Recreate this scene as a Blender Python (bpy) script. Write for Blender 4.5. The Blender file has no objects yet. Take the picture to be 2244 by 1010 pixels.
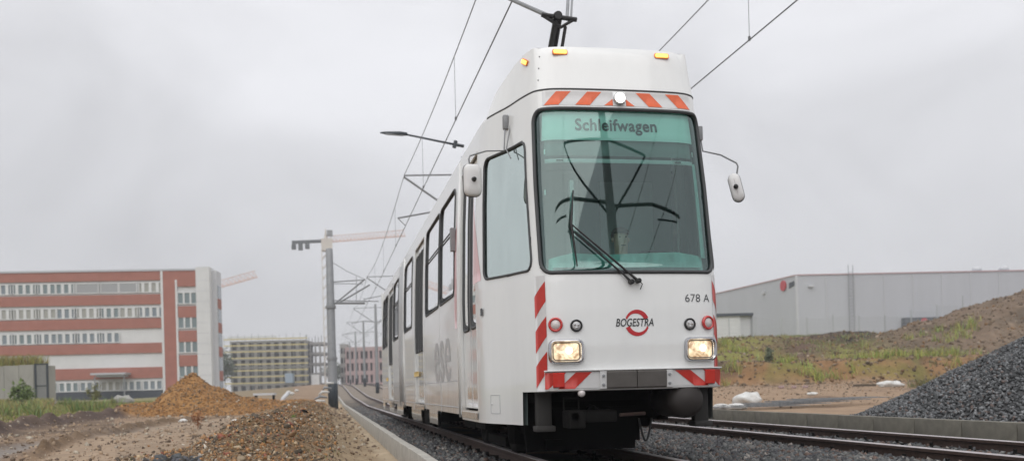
import bpy, bmesh, math, random
import numpy as np
from mathutils import Vector, Matrix, noise
from mathutils.geometry import tessellate_polygon
random.seed(7); rng = np.random.default_rng(7)
SC = bpy.context.scene; COL = SC.collection
R = math.radians
# ------------------------------------------------------------------ camera
F, CX, CY, CH, ROLL, TH = 2100., 1122., 849.4, .66, R(1.5), math.atan(407/2100)
FW = Vector((math.sin(TH), math.cos(TH), 0)); R0 = Vector((math.cos(TH), -math.sin(TH), 0)); U0 = Vector((0, 0, 1))
RR = R0*math.cos(ROLL)-U0*math.sin(ROLL); UU = U0*math.cos(ROLL)+R0*math.sin(ROLL)
cd = bpy.data.cameras.new('camera'); cam = bpy.data.objects.new('camera', cd); COL.objects.link(cam); SC.camera = cam
m3 = Matrix((RR, UU, -FW)).transposed(); cam.matrix_world = Matrix.Translation((0, 0, CH)) @ m3.to_4x4()
cd.sensor_width = 36; cd.lens = 36*F/2244; cd.shift_y = (CY-505)/2244; cd.clip_start = .05; cd.clip_end = 3000
cd.dof.use_dof = True; cd.dof.focus_distance = 8.0; cd.dof.aperture_fstop = 2.2
# ------------------------------------------------------------------ world: overcast sky
W = bpy.data.worlds.new('World'); SC.world = W; W.use_nodes = True
nt = W.node_tree; N = nt.nodes; L = nt.links; N.clear()
out = N.new('ShaderNodeOutputWorld'); bg = N.new('ShaderNodeBackground'); L.new(bg.outputs[0], out.inputs[0])
tc = N.new('ShaderNodeTexCoord'); sep = N.new('ShaderNodeSeparateXYZ'); L.new(tc.outputs['Generated'], sep.inputs[0])
grad = N.new('ShaderNodeMapRange'); grad.inputs[1].default_value = 0; grad.inputs[2].default_value = .9
grad.inputs[3].default_value = .60; grad.inputs[4].default_value = .98; L.new(sep.outputs[2], grad.inputs[0])
mp = N.new('ShaderNodeMapping'); mp.inputs['Scale'].default_value = (1, 1, 1.5); L.new(tc.outputs['Generated'], mp.inputs[0])
nz = N.new('ShaderNodeTexNoise'); nz.inputs['Scale'].default_value = 3.4; nz.inputs['Detail'].default_value = 4; nz.inputs['Roughness'].default_value = .5
nz.inputs['Distortion'].default_value = .5
L.new(mp.outputs[0], nz.inputs['Vector'])
cr = N.new('ShaderNodeMapRange'); cr.inputs[1].default_value = .32; cr.inputs[2].default_value = .7; cr.inputs[3].default_value = .86; cr.inputs[4].default_value = 1.17
L.new(nz.outputs[0], cr.inputs[0])
mu = N.new('ShaderNodeMath'); mu.operation = 'MULTIPLY'; L.new(grad.outputs[0], mu.inputs[0]); L.new(cr.outputs[0], mu.inputs[1])
cloud = N.new('ShaderNodeVectorMath'); cloud.operation = 'SCALE'; cloud.inputs[0].default_value = (.985, .99, 1.03); L.new(mu.outputs[0], cloud.inputs['Scale'])
SUN_EL, SUN_AZ = R(52), R(205)
sky = N.new('ShaderNodeTexSky'); sky.sky_type = 'NISHITA'; sky.sun_disc = False; sky.sun_elevation = SUN_EL; sky.sun_rotation = SUN_AZ
sk = N.new('ShaderNodeVectorMath'); sk.operation = 'SCALE'; sk.inputs['Scale'].default_value = .05; L.new(sky.outputs[0], sk.inputs[0])
mix = N.new('ShaderNodeMix'); mix.data_type = 'RGBA'; mix.inputs[0].default_value = .94; L.new(sk.outputs[0], mix.inputs[6]); L.new(cloud.outputs[0], mix.inputs[7])
L.new(mix.outputs[2], bg.inputs[0]); bg.inputs[1].default_value = 1.0
sd = bpy.data.lights.new('sun', 'SUN'); sd.energy = 1.3; sd.angle = R(75); sd.color = (1, .97, .93)
sun = bpy.data.objects.new('sun', sd); COL.objects.link(sun)
sdir = Vector((math.sin(SUN_AZ)*math.cos(SUN_EL), math.cos(SUN_AZ)*math.cos(SUN_EL), math.sin(SUN_EL)))
sun.rotation_euler = sdir.to_track_quat('Z', 'Y').to_euler()
vs = SC.view_settings; vs.view_transform = 'Standard'; vs.look = 'None'; vs.gamma = 1; vs.exposure = .22
SC.render.engine = 'CYCLES'

# ------------------------------------------------------------------ helpers
def ray(px, py): return FW + RR*((px-CX)/F) - UU*((py-CY)/F)
def at(px, py, Y):                        # photo pixel -> point on the plane y = Y
    d = ray(px, py); return Vector((0, 0, CH)) + d*(Y/d.y)
def atd(px, py, d): return Vector((0, 0, CH)) + ray(px, py)*d
def ontrack(px, py, X):
    d = ray(px, py); return Vector((0, 0, CH)) + d*(X/d.x)
def mat(name, col, rough=.6, metal=0, nscale=0, namt=.2, bump=0, bscale=None, coat=0, emit=0, attr=None, stretch=None, ecol=None, spec=.5):
    m = bpy.data.materials.new(name); m.use_nodes = True; t = m.node_tree; b = t.nodes['Principled BSDF']
    b.inputs['Roughness'].default_value = rough; b.inputs['Metallic'].default_value = metal
    b.inputs['Specular IOR Level'].default_value = spec
    b.inputs['Base Color'].default_value = (*col, 1)
    if coat: b.inputs['Coat Weight'].default_value = coat; b.inputs['Coat Roughness'].default_value = .04
    if emit: b.inputs['Emission Color'].default_value = (*(ecol or col), 1); b.inputs['Emission Strength'].default_value = emit
    src = None
    if attr:
        a = t.nodes.new('ShaderNodeAttribute'); a.attribute_name = attr; src = a.outputs['Color']; t.links.new(src, b.inputs['Base Color'])
    if nscale:
        c = t.nodes.new('ShaderNodeTexCoord'); v = c.outputs['Object']
        if stretch:
            q = t.nodes.new('ShaderNodeMapping'); q.inputs['Scale'].default_value = stretch; t.links.new(v, q.inputs[0]); v = q.outputs[0]
        n = t.nodes.new('ShaderNodeTexNoise'); n.inputs['Scale'].default_value = nscale; n.inputs['Detail'].default_value = 6; n.inputs['Roughness'].default_value = .65
        t.links.new(v, n.inputs['Vector'])
        r = t.nodes.new('ShaderNodeMapRange'); r.inputs[1].default_value = .25; r.inputs[2].default_value = .75
        r.inputs[3].default_value = 1-namt; r.inputs[4].default_value = 1+namt; t.links.new(n.outputs[0], r.inputs[0])
        s = t.nodes.new('ShaderNodeVectorMath'); s.operation = 'SCALE'
        if src is not None: t.links.new(src, s.inputs[0])
        else: s.inputs[0].default_value = col
        t.links.new(r.outputs[0], s.inputs['Scale']); t.links.new(s.outputs[0], b.inputs['Base Color'])
        if bump:
            if bscale:
                n = t.nodes.new('ShaderNodeTexNoise'); n.inputs['Scale'].default_value = bscale; n.inputs['Detail'].default_value = 8; t.links.new(v, n.inputs['Vector'])
            bp = t.nodes.new('ShaderNodeBump'); bp.inputs['Strength'].default_value = 1; bp.inputs['Distance'].default_value = bump
            t.links.new(n.outputs[0], bp.inputs['Height']); t.links.new(bp.outputs[0], b.inputs['Normal'])
    return m
def glassmat(name, tint, ior=1.5, rough=.02, boost=0.0, refl=(1, 1, 1)):
    m = bpy.data.materials.new(name); m.use_nodes = True; t = m.node_tree; t.nodes.clear()
    o = t.nodes.new('ShaderNodeOutputMaterial'); mx = t.nodes.new('ShaderNodeMixShader')
    tr = t.nodes.new('ShaderNodeBsdfTransparent'); tr.inputs[0].default_value = (*tint, 1)
    g = t.nodes.new('ShaderNodeBsdfGlossy'); g.inputs['Roughness'].default_value = rough; g.inputs[0].default_value = (*refl, 1)
    fr = t.nodes.new('ShaderNodeFresnel'); fr.inputs[0].default_value = ior
    ad = t.nodes.new('ShaderNodeMath'); ad.operation = 'ADD'; ad.use_clamp = True; ad.inputs[1].default_value = boost
    t.links.new(fr.outputs[0], ad.inputs[0]); t.links.new(ad.outputs[0], mx.inputs[0])
    t.links.new(tr.outputs[0], mx.inputs[1]); t.links.new(g.outputs[0], mx.inputs[2]); t.links.new(mx.outputs[0], o.inputs[0])
    return m
M = {}
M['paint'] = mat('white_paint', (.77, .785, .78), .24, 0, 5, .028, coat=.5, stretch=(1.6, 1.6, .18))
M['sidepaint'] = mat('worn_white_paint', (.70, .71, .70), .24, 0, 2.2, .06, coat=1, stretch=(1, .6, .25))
for k_ in ('sidepaint', 'paint'): M[k_].node_tree.nodes['Principled BSDF'].inputs['Coat IOR'].default_value = 1.75
def grime_and_reflection(m, y0):  # noisy grime whose tan also paints in the ground's reflection low on the sides
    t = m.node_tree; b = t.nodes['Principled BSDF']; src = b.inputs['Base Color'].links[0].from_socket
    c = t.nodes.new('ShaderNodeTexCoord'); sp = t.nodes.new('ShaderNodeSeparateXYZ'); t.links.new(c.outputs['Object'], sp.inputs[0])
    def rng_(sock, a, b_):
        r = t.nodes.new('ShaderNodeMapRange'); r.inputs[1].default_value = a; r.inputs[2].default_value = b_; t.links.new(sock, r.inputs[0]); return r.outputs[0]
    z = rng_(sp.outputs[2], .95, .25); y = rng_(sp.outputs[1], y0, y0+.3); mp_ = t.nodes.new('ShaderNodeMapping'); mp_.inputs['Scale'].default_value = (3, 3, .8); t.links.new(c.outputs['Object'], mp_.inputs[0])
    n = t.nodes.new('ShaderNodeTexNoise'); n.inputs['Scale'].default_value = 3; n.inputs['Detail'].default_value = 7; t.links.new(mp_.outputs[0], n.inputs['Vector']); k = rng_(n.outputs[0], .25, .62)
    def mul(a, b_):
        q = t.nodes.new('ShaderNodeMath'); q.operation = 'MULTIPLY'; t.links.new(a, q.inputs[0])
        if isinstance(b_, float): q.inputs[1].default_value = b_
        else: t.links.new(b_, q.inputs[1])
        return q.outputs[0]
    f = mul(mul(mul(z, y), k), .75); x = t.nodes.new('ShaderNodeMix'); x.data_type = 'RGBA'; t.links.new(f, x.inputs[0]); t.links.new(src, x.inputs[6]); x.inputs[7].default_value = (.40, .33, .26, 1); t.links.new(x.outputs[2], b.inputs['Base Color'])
grime_and_reflection(M['paint'], 2.9); grime_and_reflection(M['sidepaint'], 1.2)
M['inner'] = mat('interior_lining', (.13, .17, .17), .8)
M['greyrub'] = mat('rubber_gasket', (.05, .053, .056), .55)
M['black'] = mat('black_metal', (.012, .012, .013), .5, 0, 6, .4)
M['soot'] = mat('dirty_underframe', (.006, .0055, .005), .85, 0, 9, .5, .004, spec=.2)
M['void'] = mat('shade_black_steel', (.004, .004, .004), .95, spec=.1)  # dirty steel so black that it paints in the shade under the front
M['steel'] = mat('brushed_steel', (.5, .5, .5), .35, .9, 20, .15)
M['chrome'] = mat('chrome', (.82, .82, .83), .12, 1)
M['rimchrome'] = mat('headlamp_chrome', (.50, .50, .52), .14, 1)
M['red'] = mat('red_reflective', (.46, .028, .018), .35, 0, 30, .08)
M['orange'] = mat('orange_reflective', (.70, .13, .045), .4, 0, 30, .08)
M['silver'] = mat('white_reflective', (.60, .60, .60), .35, 0, 30, .04)
M['redlens'] = mat('red_lens', (.52, .015, .012), .15, coat=1)
M['whitelens'] = mat('frosted_lens', (.62, .58, .57), .2, 0, 60, .2, coat=1)
M['amber'] = mat('amber_lamp', (1, .5, .1), .3, emit=2.2, ecol=(1, .42, .08))
M['amberrim'] = mat('amber_rim', (.75, .22, .05), .3)
M['lampwhite'] = mat('marker_lamp', (1, 1, .95), .3, emit=1.6, ecol=(1, 1, .96))
M['wire'] = mat('grey_wire', (.13, .135, .14), .6)
M['rail'] = mat('rusty_rail', (.055, .032, .025), .7, 0, 14, .4, .002)
M['railtop'] = mat('polished_rail_head', (.50, .46, .46), .42, .6, 5, .15)
M['galv'] = mat('galvanised_steel', (.27, .28, .29), .55, .3, 6, .15)
M['darkpaint'] = mat('dark_paint', (.035, .045, .055), .5)
M['concrete'] = mat('kerb_concrete', (.36, .345, .31), .9, 0, 7, .22, .003, 60)
M['mouldy'] = mat('damp_kerb_concrete', (.17, .16, .132), .9, 0, 6, .25, .003, 60)
M['ground'] = mat('bare_soil', (.3, .2, .1), .95, 0, 2.3, .28, .03, 14, attr='tone', spec=.2)
M['stone'] = mat('stones', (.1, .1, .1), .8, 0, 30, .3, attr='tone', spec=.3)
M['blade'] = mat('blades', (.1, .15, .03), .7, attr='tone')
M['brick'] = mat('red_brick', (.36, .150, .115), .85, 0, 1.2, .12)
M['bwhite'] = mat('white_facade', (.66, .67, .67), .7, 0, .6, .07)
M['pane'] = mat('dull_window_glass', (.22, .26, .29), .15)
M['shutter'] = mat('grey_shutter', (.34, .35, .36), .7)
M['navy'] = mat('dark_plinth', (.05, .06, .075), .7)
M['clad'] = mat('grey_cladding', (.47, .485, .515), .5, 0, .4, .05, stretch=(1, 1, .1))
M['cladl'] = mat('light_cladding', (.55, .56, .58), .5)
M['conc2'] = mat('raw_concrete', (.33, .32, .30), .9, 0, 2, .2)
M['hole'] = mat('dark_opening', (.06, .062, .065), .8)
M['yellow'] = mat('yellow_boards', (.56, .48, .22), .8)
M['crane_r'] = mat('crane_orange', (.68, .46, .38), .6)
M['crane_w'] = mat('crane_white', (.62, .58, .53), .6)
M['pinkbrick'] = mat('pink_masonry', (.40, .29, .285), .9)
M['skin'] = mat('skin', (.55, .33, .25), .5)
M['hair'] = mat('hair', (.05, .035, .02), .7)
M['vest'] = mat('hi_vis_vest', (.95, .22, .05), .7)
M['trous'] = mat('dark_trousers', (.02, .025, .04), .8)
M['sack'] = mat('white_sack', (.62, .62, .60), .7, 0, 6, .2, .02)
M['wind'] = glassmat('windscreen_glass', (.58, .88, .82), 1.5, .015, .095, (.80, .97, .95))
M['cabglass'] = glassmat('cab_side_glass', (.62, .74, .70), 1.5, .02, .60, (.80, .90, .87))
M['sideglass'] = glassmat('side_window_glass', (.22, .25, .26), 1.6, .02, .62)
M['tealpanel'] = mat('destination_panel', (.88, .95, .92), .6)
M['dash'] = mat('dashboard', (.26, .36, .36), .6, 0, 6, .3)
M['ghostgrey'] = mat('faded_lettering', (.43, .44, .45), .35)
M['ghostpink'] = mat('faded_pink_film', (.66, .33, .33), .35, coat=.5)
M['sticker'] = mat('yellow_sticker', (.50, .33, .06), .5)
M['redpaint'] = mat('logo_red', (.47, .022, .028), .35)

def link(name, me, m=None, parent=None, smooth=False):
    o = bpy.data.objects.new(name, me); COL.objects.link(o)
    if m is not None:
        for q in (m if isinstance(m, (list, tuple)) else [m]): me.materials.append(q)
    if smooth and len(me.polygons): me.polygons.foreach_set('use_smooth', [True]*len(me.polygons))
    if parent is not None: o.parent = parent
    return o
def tag(o, label=None, cat=None, group=None, kind=None):
    if label: o['label'] = label
    if cat: o['category'] = cat
    if group: o['group'] = group
    if kind: o['kind'] = kind
    return o
def empty(name, loc=(0, 0, 0), rz=0):
    o = bpy.data.objects.new(name, None); COL.objects.link(o); o.location = loc; o.rotation_euler = (0, 0, rz); o.empty_display_size = .2
    return o
class MB:
    """collects boxes, tubes, prisms; built as one mesh"""
    def __init__(s): s.v = []; s.f = []; s.mi = []; s.cur = 0
    def add(s, vs, fs):
        n = len(s.v); s.v += [tuple(p) for p in vs]; s.f += [tuple(n+i for i in f) for f in fs]; s.mi += [s.cur]*len(fs); return s
    def box(s, c, d, rz=0, rx=0, ry=0, taper=1):
        M_ = Matrix.Rotation(rz, 3, 'Z') @ Matrix.Rotation(rx, 3, 'X') @ Matrix.Rotation(ry, 3, 'Y')
        vs = []
        for z in (-.5, .5):
            k = taper if z > 0 else 1
            for x, y in ((-.5, -.5), (.5, -.5), (.5, .5), (-.5, .5)):
                vs.append(Vector(c)+M_ @ Vector((x*d[0]*k, y*d[1]*k, z*d[2])))
        return s.add(vs, [(3, 2, 1, 0), (4, 5, 6, 7), (0, 1, 5, 4), (1, 2, 6, 5), (2, 3, 7, 6), (3, 0, 4, 7)])
    def bbox(s, a, b): return s.box([(a[i]+b[i])/2 for i in range(3)], [abs(b[i]-a[i]) for i in range(3)])
    def tube(s, pts, r, n=8, closed=False, flat=1):
        pts = [Vector(p) for p in pts]; k = len(pts); rs = r if isinstance(r, (list, tuple)) else [r]*k
        rings = []; prev = None
        for i, p in enumerate(pts):
            a = pts[(i-1) % k] if (closed or i) else p; b = pts[(i+1) % k] if (closed or i < k-1) else p
            t = (b-a).normalized()
            if prev is None: x = t.orthogonal().normalized()
            else: x = (prev-t*prev.dot(t)).normalized()
            prev = x; y = t.cross(x)
            rings.append([p+(x*math.cos(2*math.pi*j/n)+y*math.sin(2*math.pi*j/n)*flat)*rs[i] for j in range(n)])
        vs = [q for g in rings for q in g]; fs = []
        for i in range(k if closed else k-1):
            i2 = (i+1) % k
            for j in range(n): fs.append((i*n+j, i*n+(j+1) % n, i2*n+(j+1) % n, i2*n+j))
        if not closed: fs += [tuple(range(n))[::-1], tuple((k-1)*n+j for j in range(n))]
        return s.add(vs, fs)
    def lathe(s, prof, c, axis=(0, 0, 1), n=24):
        ax = Vector(axis).normalized(); x = ax.orthogonal().normalized(); y = ax.cross(x); vs = []; fs = []
        for (r, h) in prof:
            for j in range(n): a = 2*math.pi*j/n; vs.append(Vector(c)+ax*h+(x*math.cos(a)+y*math.sin(a))*max(r, 1e-4))
        for i in range(len(prof)-1):
            for j in range(n): fs.append((i*n+j, i*n+(j+1) % n, (i+1)*n+(j+1) % n, (i+1)*n+j))
        fs += [tuple(range(n))[::-1], tuple((len(prof)-1)*n+j for j in range(n))]
        return s.add(vs, fs)
    def mesh(s, name='m'):
        me = bpy.data.meshes.new(name); me.from_pydata(s.v, [], s.f); 
        if any(s.mi): me.polygons.foreach_set('material_index', s.mi)
        me.update(); return me
    def build(s, name, m, parent=None, smooth=False): return link(name, s.mesh(name), m, parent, smooth)
def autosmooth(o, ang=35):
    o.data.polygons.foreach_set('use_smooth', [True]*len(o.data.polygons)); o.data.set_sharp_from_angle(angle=R(ang)); return o
def bevel(o, w=.01, seg=2):
    bm = bmesh.new(); bm.from_mesh(o.data); bmesh.ops.recalc_face_normals(bm, faces=bm.faces)
    bmesh.ops.bevel(bm, geom=[e for e in bm.edges if e.is_manifold and e.calc_face_angle(0) > .5], offset=w, segments=seg, profile=.5, affect='EDGES', clamp_overlap=True)
    bm.to_mesh(o.data); bm.free(); return autosmooth(o)
def copy_tree(o, parent=None):
    c = o.copy(); COL.objects.link(c)
    if parent is not None: c.parent = parent
    for ch in list(o.children): copy_tree(ch, c)
    return c

# ------------------------------------------------------------------ terrain
def ss(a, b, x):
    t = np.clip((x-a)/(b-a), 0, 1); return t*t*(3-2*t)
def rise(Y): return np.interp(Y, [0, 45, 71, 90, 110, 151, 250, 500], [0, .0, .33, .85, 1.4, 2.0, 2.6, 3.0])
_P = rng.random((64, 64))*2-1
def vn(x, y, sc):                         # value noise, vectorised
    x = np.asarray(x)/sc; y = np.asarray(y)/sc; xi = np.floor(x).astype(int); yi = np.floor(y).astype(int); fx = x-xi; fy = y-yi
    fx = fx*fx*(3-2*fx); fy = fy*fy*(3-2*fy); g = lambda a, b: _P[a % 64, b % 64]
    return (g(xi, yi)*(1-fx)+g(xi+1, yi)*fx)*(1-fy)+(g(xi, yi+1)*(1-fx)+g(xi+1, yi+1)*fx)*fy
def fbm(x, y, sc, o=4):
    s = 0; a = 1
    for i in range(o): s = s+a*vn(x+17.3*i, y-9.1*i, sc/2**i); a *= .5
    return s/1.9
KL, KR = .77, 7.92                       # outer faces of the two kerbs
def cd_(X, Y):                           # camera aligned: lateral a, depth d
    return X*math.cos(TH)-Y*math.sin(TH), X*math.sin(TH)+Y*math.cos(TH)
def dpx(X, Y):
    a, d = cd_(X, Y); return CX+F*a/np.maximum(d, .5)
def height(X, Y):
    X = np.asarray(X, float); Y = np.asarray(Y, float)
    a, d = cd_(X, Y); px = CX+F*a/np.maximum(d, 1.)
    zr = rise(Y)
    tr = -.15+zr
    # left land
    far = .0+.42*ss(28, 62, Y)+.15*ss(62, 120, Y)
    nearT = ss(-26, -4, X-.03*Y)          # how much the track's rise applies
    base = far*(1-nearT)+np.maximum(zr, far*.6)*nearT
    left = base-.13*np.exp(-((X-.5)/.5)**2)-.02
    ridge = .37*ss(6.3, 11, Y)*(1-ss(28, 40, Y))*np.exp(-(np.maximum(0, np.abs(X+.66)-.12)/np.where(X < -.66, .34+.012*Y, .46+.012*Y))**2)
    left = left+ridge*(1+.42*fbm(X, Y, .9, 4))
    left = left+.12*ss(4, 8, Y)*(1-ss(9, 14, Y))*np.exp(-((X+1.5)/.7)**2)
    # orange spoil heap
    def heap(cx, cy, rx, ry, h, p=1.3):
        q = np.sqrt(((X-cx)/rx)**2+((Y-cy)/ry)**2)*(1+.22*fbm(X, Y, 1.5, 4)); return h*(1-np.clip(q, 0, 1)**p)
    left = left+np.maximum.reduce([heap(-5.05, 38.5, 1.65, 3.2, 1.42), heap(-4.4, 38, 2.1, 3.0, 1.0), heap(-3.0, 37, 2.8, 3.4, .55), heap(-6.5, 37, 1.3, 2, .42), heap(-1.6, 36, 2.4, 3.4, .35)])*(1+.10*fbm(X+3, Y, .5, 3))
    pc = np.clip(px, -400, 520); lf = (px < 640)*(d > 4)*1.0; db, dt, dc_ = 22+.047*pc, 12.6+.026*pc, 8.4+.045*pc
    left = left+lf*np.maximum(.26*np.exp(-((d-db)/1.0)**2)*(1+1.1*fbm(X, Y, .8, 3)), 0)*ss(340, 270, px)
    left = left+lf*np.maximum(.10*np.exp(-((d-dc_)/.6)**2)*(1+1.3*fbm(X, Y, .4, 3)), 0)*ss(40, 90, px)*ss(460, 400, px)
    left = left-lf*.05*np.exp(-((d-dt)/.7)**2)
    left = left+.035*fbm(X, Y, 2.0, 4)*ss(0, -1.2, X)+.025*fbm(X, Y, .4, 3)*ss(.7, -.3, X)
    # right land
    rt = -.06+.52*ss(20, 44, d)+.03*fbm(X, Y, 1.3, 4)
    wob = .8*fbm(X, Y, 6, 2)+.9*fbm(X, Y, 1.3, 3)
    e1 = ss(44+wob, 46.5+wob, d)*1.15; e2 = ss(50+wob, 62, d)*1.8; e3 = ss(62, 82, d)*.75
    emb = (e1+e2+e3)*(1+.05*fbm(X, Y, 3, 3))+.26*fbm(X, Y, 1.6, 4)*ss(43.5, 46, d)+.22*np.exp(-((px-1880)/140)**2)*np.exp(-((d-63)/2)**2)*(1+1.6*fbm(X, Y, 1.2, 3))+.3*np.exp(-((px-1760)/50)**2)*np.exp(-((d-55)/2)**2)*(1+fbm(X, Y, 1.2, 3))
    # brown hill
    hill = np.clip((px-1945)/284*2.45, 0, 6)*ss(49, 61, d)*(1+.07*fbm(X, Y, 2, 4))+.12*fbm(X, Y, .8, 3)*ss(49, 52, d)
    rt = rt+emb+hill
    pw = ss(1180, 1480, px)*ss(3, 6, d); rt = rt*pw+(1-pw)*(-.02+.02*fbm(X, Y, 1.3, 3)+zr)
    rt = np.where(d < 8, -.06, rt)
    wl = ss(KL+.06, KL, X); wr = ss(KR+.03, KR+.1, X)
    # behind the tram the right land stays low beside the track
    side = ss(KR, KR+6, X); rt = rt*side+(-.06+zr*.9)*(1-side)
    tr = tr-.07*ss(6.75, 7.2, X)
    z = left*wl+(1-wl)*((1-wr)*tr+wr*rt)
    return z
def zone(X, Y):
    a, d = cd_(X, Y); px = CX+F*a/np.maximum(d, 1.)
    n1 = fbm(X, Y, 1.7, 4); n2 = fbm(X+40, Y+3, 5, 3); n3 = fbm(X+9, Y-30, .5, 3)
    def C(r, g, b): return np.array([r, g, b])
    def mixc(c, k, t): t = np.clip(t, 0, 1)[:, None]; return c*(1-t)+k*t
    n = len(X)
    c = np.tile(C(.30, .215, .145), (n, 1))                    # tan soil
    c = mixc(c, C(.22, .15, .10), .5+n1*.9)
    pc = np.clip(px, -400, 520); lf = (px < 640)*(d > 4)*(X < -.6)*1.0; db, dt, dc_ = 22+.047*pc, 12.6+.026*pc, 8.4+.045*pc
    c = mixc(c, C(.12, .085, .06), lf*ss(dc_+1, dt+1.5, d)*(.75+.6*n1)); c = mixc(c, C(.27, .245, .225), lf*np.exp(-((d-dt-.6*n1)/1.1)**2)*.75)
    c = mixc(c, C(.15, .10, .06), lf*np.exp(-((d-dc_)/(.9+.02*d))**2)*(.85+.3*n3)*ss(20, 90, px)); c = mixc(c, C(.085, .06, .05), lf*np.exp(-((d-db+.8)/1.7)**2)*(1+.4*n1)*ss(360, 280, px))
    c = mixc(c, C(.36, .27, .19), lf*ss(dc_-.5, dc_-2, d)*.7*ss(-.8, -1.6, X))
    # grass, left far
    g = lf*ss(db+.6, db+2.5, d+1.2*n1)*ss(420, 330, px+8*n1); c = mixc(c, C(.17, .18, .055), g*(.85+.3*n1)); c = mixc(c, C(.27, .22, .10), g*(.25+.7*n2))
    c = mixc(c, C(.22, .19, .12), lf*ss(60, 85, d)*.6)
    # orange heap
    q = np.minimum.reduce([np.hypot((X+5.3)/2.5, (Y-38.3)/3.9), np.hypot((X+3.3)/3.8, (Y-37.5)/4.2)]); hp = ss(1.12, .85, q+.15*n1)
    c = mixc(c, C(.33, .18, .07), hp); c = mixc(c, C(.19, .11, .055), hp*(ss(.0, .6, n1)+.3*ss(-4.0, -2.5, X)))
    # near rubble ridge
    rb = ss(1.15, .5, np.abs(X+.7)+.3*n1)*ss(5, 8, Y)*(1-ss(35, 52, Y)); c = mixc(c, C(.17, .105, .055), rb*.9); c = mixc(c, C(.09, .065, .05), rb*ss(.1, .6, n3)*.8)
    sandy = ss(-.35, .1, X)*ss(.9, .7, X); c = mixc(c, C(.31, .235, .15), sandy*.9); c = mixc(c, C(.43, .35, .25), ss(.5, .68, X)*ss(.9, .8, X)*.7)
    # ballast
    bl = ss(KL, KL+.05, X)*ss(KR+.09, KR+.04, X); c = mixc(c, C(.085, .08, .075), bl); c = mixc(c, C(.28, .20, .13), bl*ss(.1, .5, n3)*.75*(X < 6.6)); c = mixc(c, C(.26, .22, .18), bl*ss(48, 75, Y)*.8)
    # right land
    r = (X > KR+.06)*(px > 1000)*(d > 5)
    c = mixc(c, C(.30, .21, .14), r*1.); c = mixc(c, C(.16, .11, .08), r*ss(.2, .6, n1)*.8)
    em = r*ss(43.5, 45, d); c = mixc(c, C(.24, .14, .07), em); c = mixc(c, C(.085, .058, .045), em*ss(-.1, .25, n2+.5*n1)*.95); c = mixc(c, C(.19, .185, .055), em*ss(-.15, .35, n1)*ss(43, 46, d)*.85)
    top = r*ss(48, 53, d); c = mixc(c, C(.20, .20, .06), top*(.75+.8*n1)*ss(2250, 1750, px)); c = mixc(c, C(.04, .036, .032), top*np.exp(-((px-1850-40*n2)/95)**2)*ss(56+2*n1, 59+2*n1, d)*ss(75, 68, d)*1.3); c = mixc(c, C(.12, .08, .06), top*np.exp(-((px-1760-30*n2)/60)**2)*ss(51+2*n1, 53+2*n1, d)*ss(64, 60, d))
    hl = r*ss(1880, 1990, px+30*n1)*ss(48, 51, d); c = mixc(c, C(.17, .125, .09), hl*.95); c = mixc(c, C(.10, .078, .058), hl*ss(-.1, .5, n1)*.8); c = mixc(c, C(.26, .20, .15), hl*ss(.2, .6, n3)*.5)
    return np.clip(c, .01, 1)
def build_ground():
    ang = np.concatenate([np.linspace(-180, -38, 60)[:-1], np.linspace(-38, 42, 620), np.linspace(42, 180, 60)[1:]])
    rad = np.concatenate([np.geomspace(.6, 5, 22)[:-1], np.geomspace(5, 130, 520), np.geomspace(130, 1200, 30)[1:]])
    A, Rd = np.meshgrid(np.radians(ang)+TH, rad, indexing='ij'); X = Rd*np.sin(A); Y = Rd*np.cos(A)
    Z = height(X.ravel(), Y.ravel())
    Z = np.where(Y.ravel() < 0, np.minimum(Z, -.02), Z)
    na, nr = X.shape; co = np.stack([X.ravel(), Y.ravel(), Z], 1)
    i = np.arange(na-1)[:, None]*nr+np.arange(nr-1)[None]; f = np.stack([i, i+nr, i+nr+1, i+1], -1).reshape(-1, 4)
    f = f[:, ::-1]
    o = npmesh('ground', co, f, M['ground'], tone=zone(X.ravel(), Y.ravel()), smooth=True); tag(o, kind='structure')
    return o
def npmesh(name, co, f, m, tone=None, smooth=False, parent=None):
    me = bpy.data.meshes.new(name); nv, nf, k = len(co), len(f), f.shape[1]
    me.vertices.add(nv); me.vertices.foreach_set('co', np.asarray(co, np.float32).ravel())
    me.loops.add(nf*k); me.loops.foreach_set('vertex_index', np.asarray(f, np.int32).ravel())
    me.polygons.add(nf); me.polygons.foreach_set('loop_start', np.arange(nf, dtype=np.int32)*k)
    me.update(calc_edges=True); me.validate()
    if tone is not None:
        a = me.color_attributes.new('tone', 'FLOAT_COLOR', 'POINT'); a.data.foreach_set('color', np.concatenate([tone, np.ones((len(tone), 1))], 1).astype(np.float32).ravel())
    return link(name, me, m, parent, smooth)
build_ground()
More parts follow.
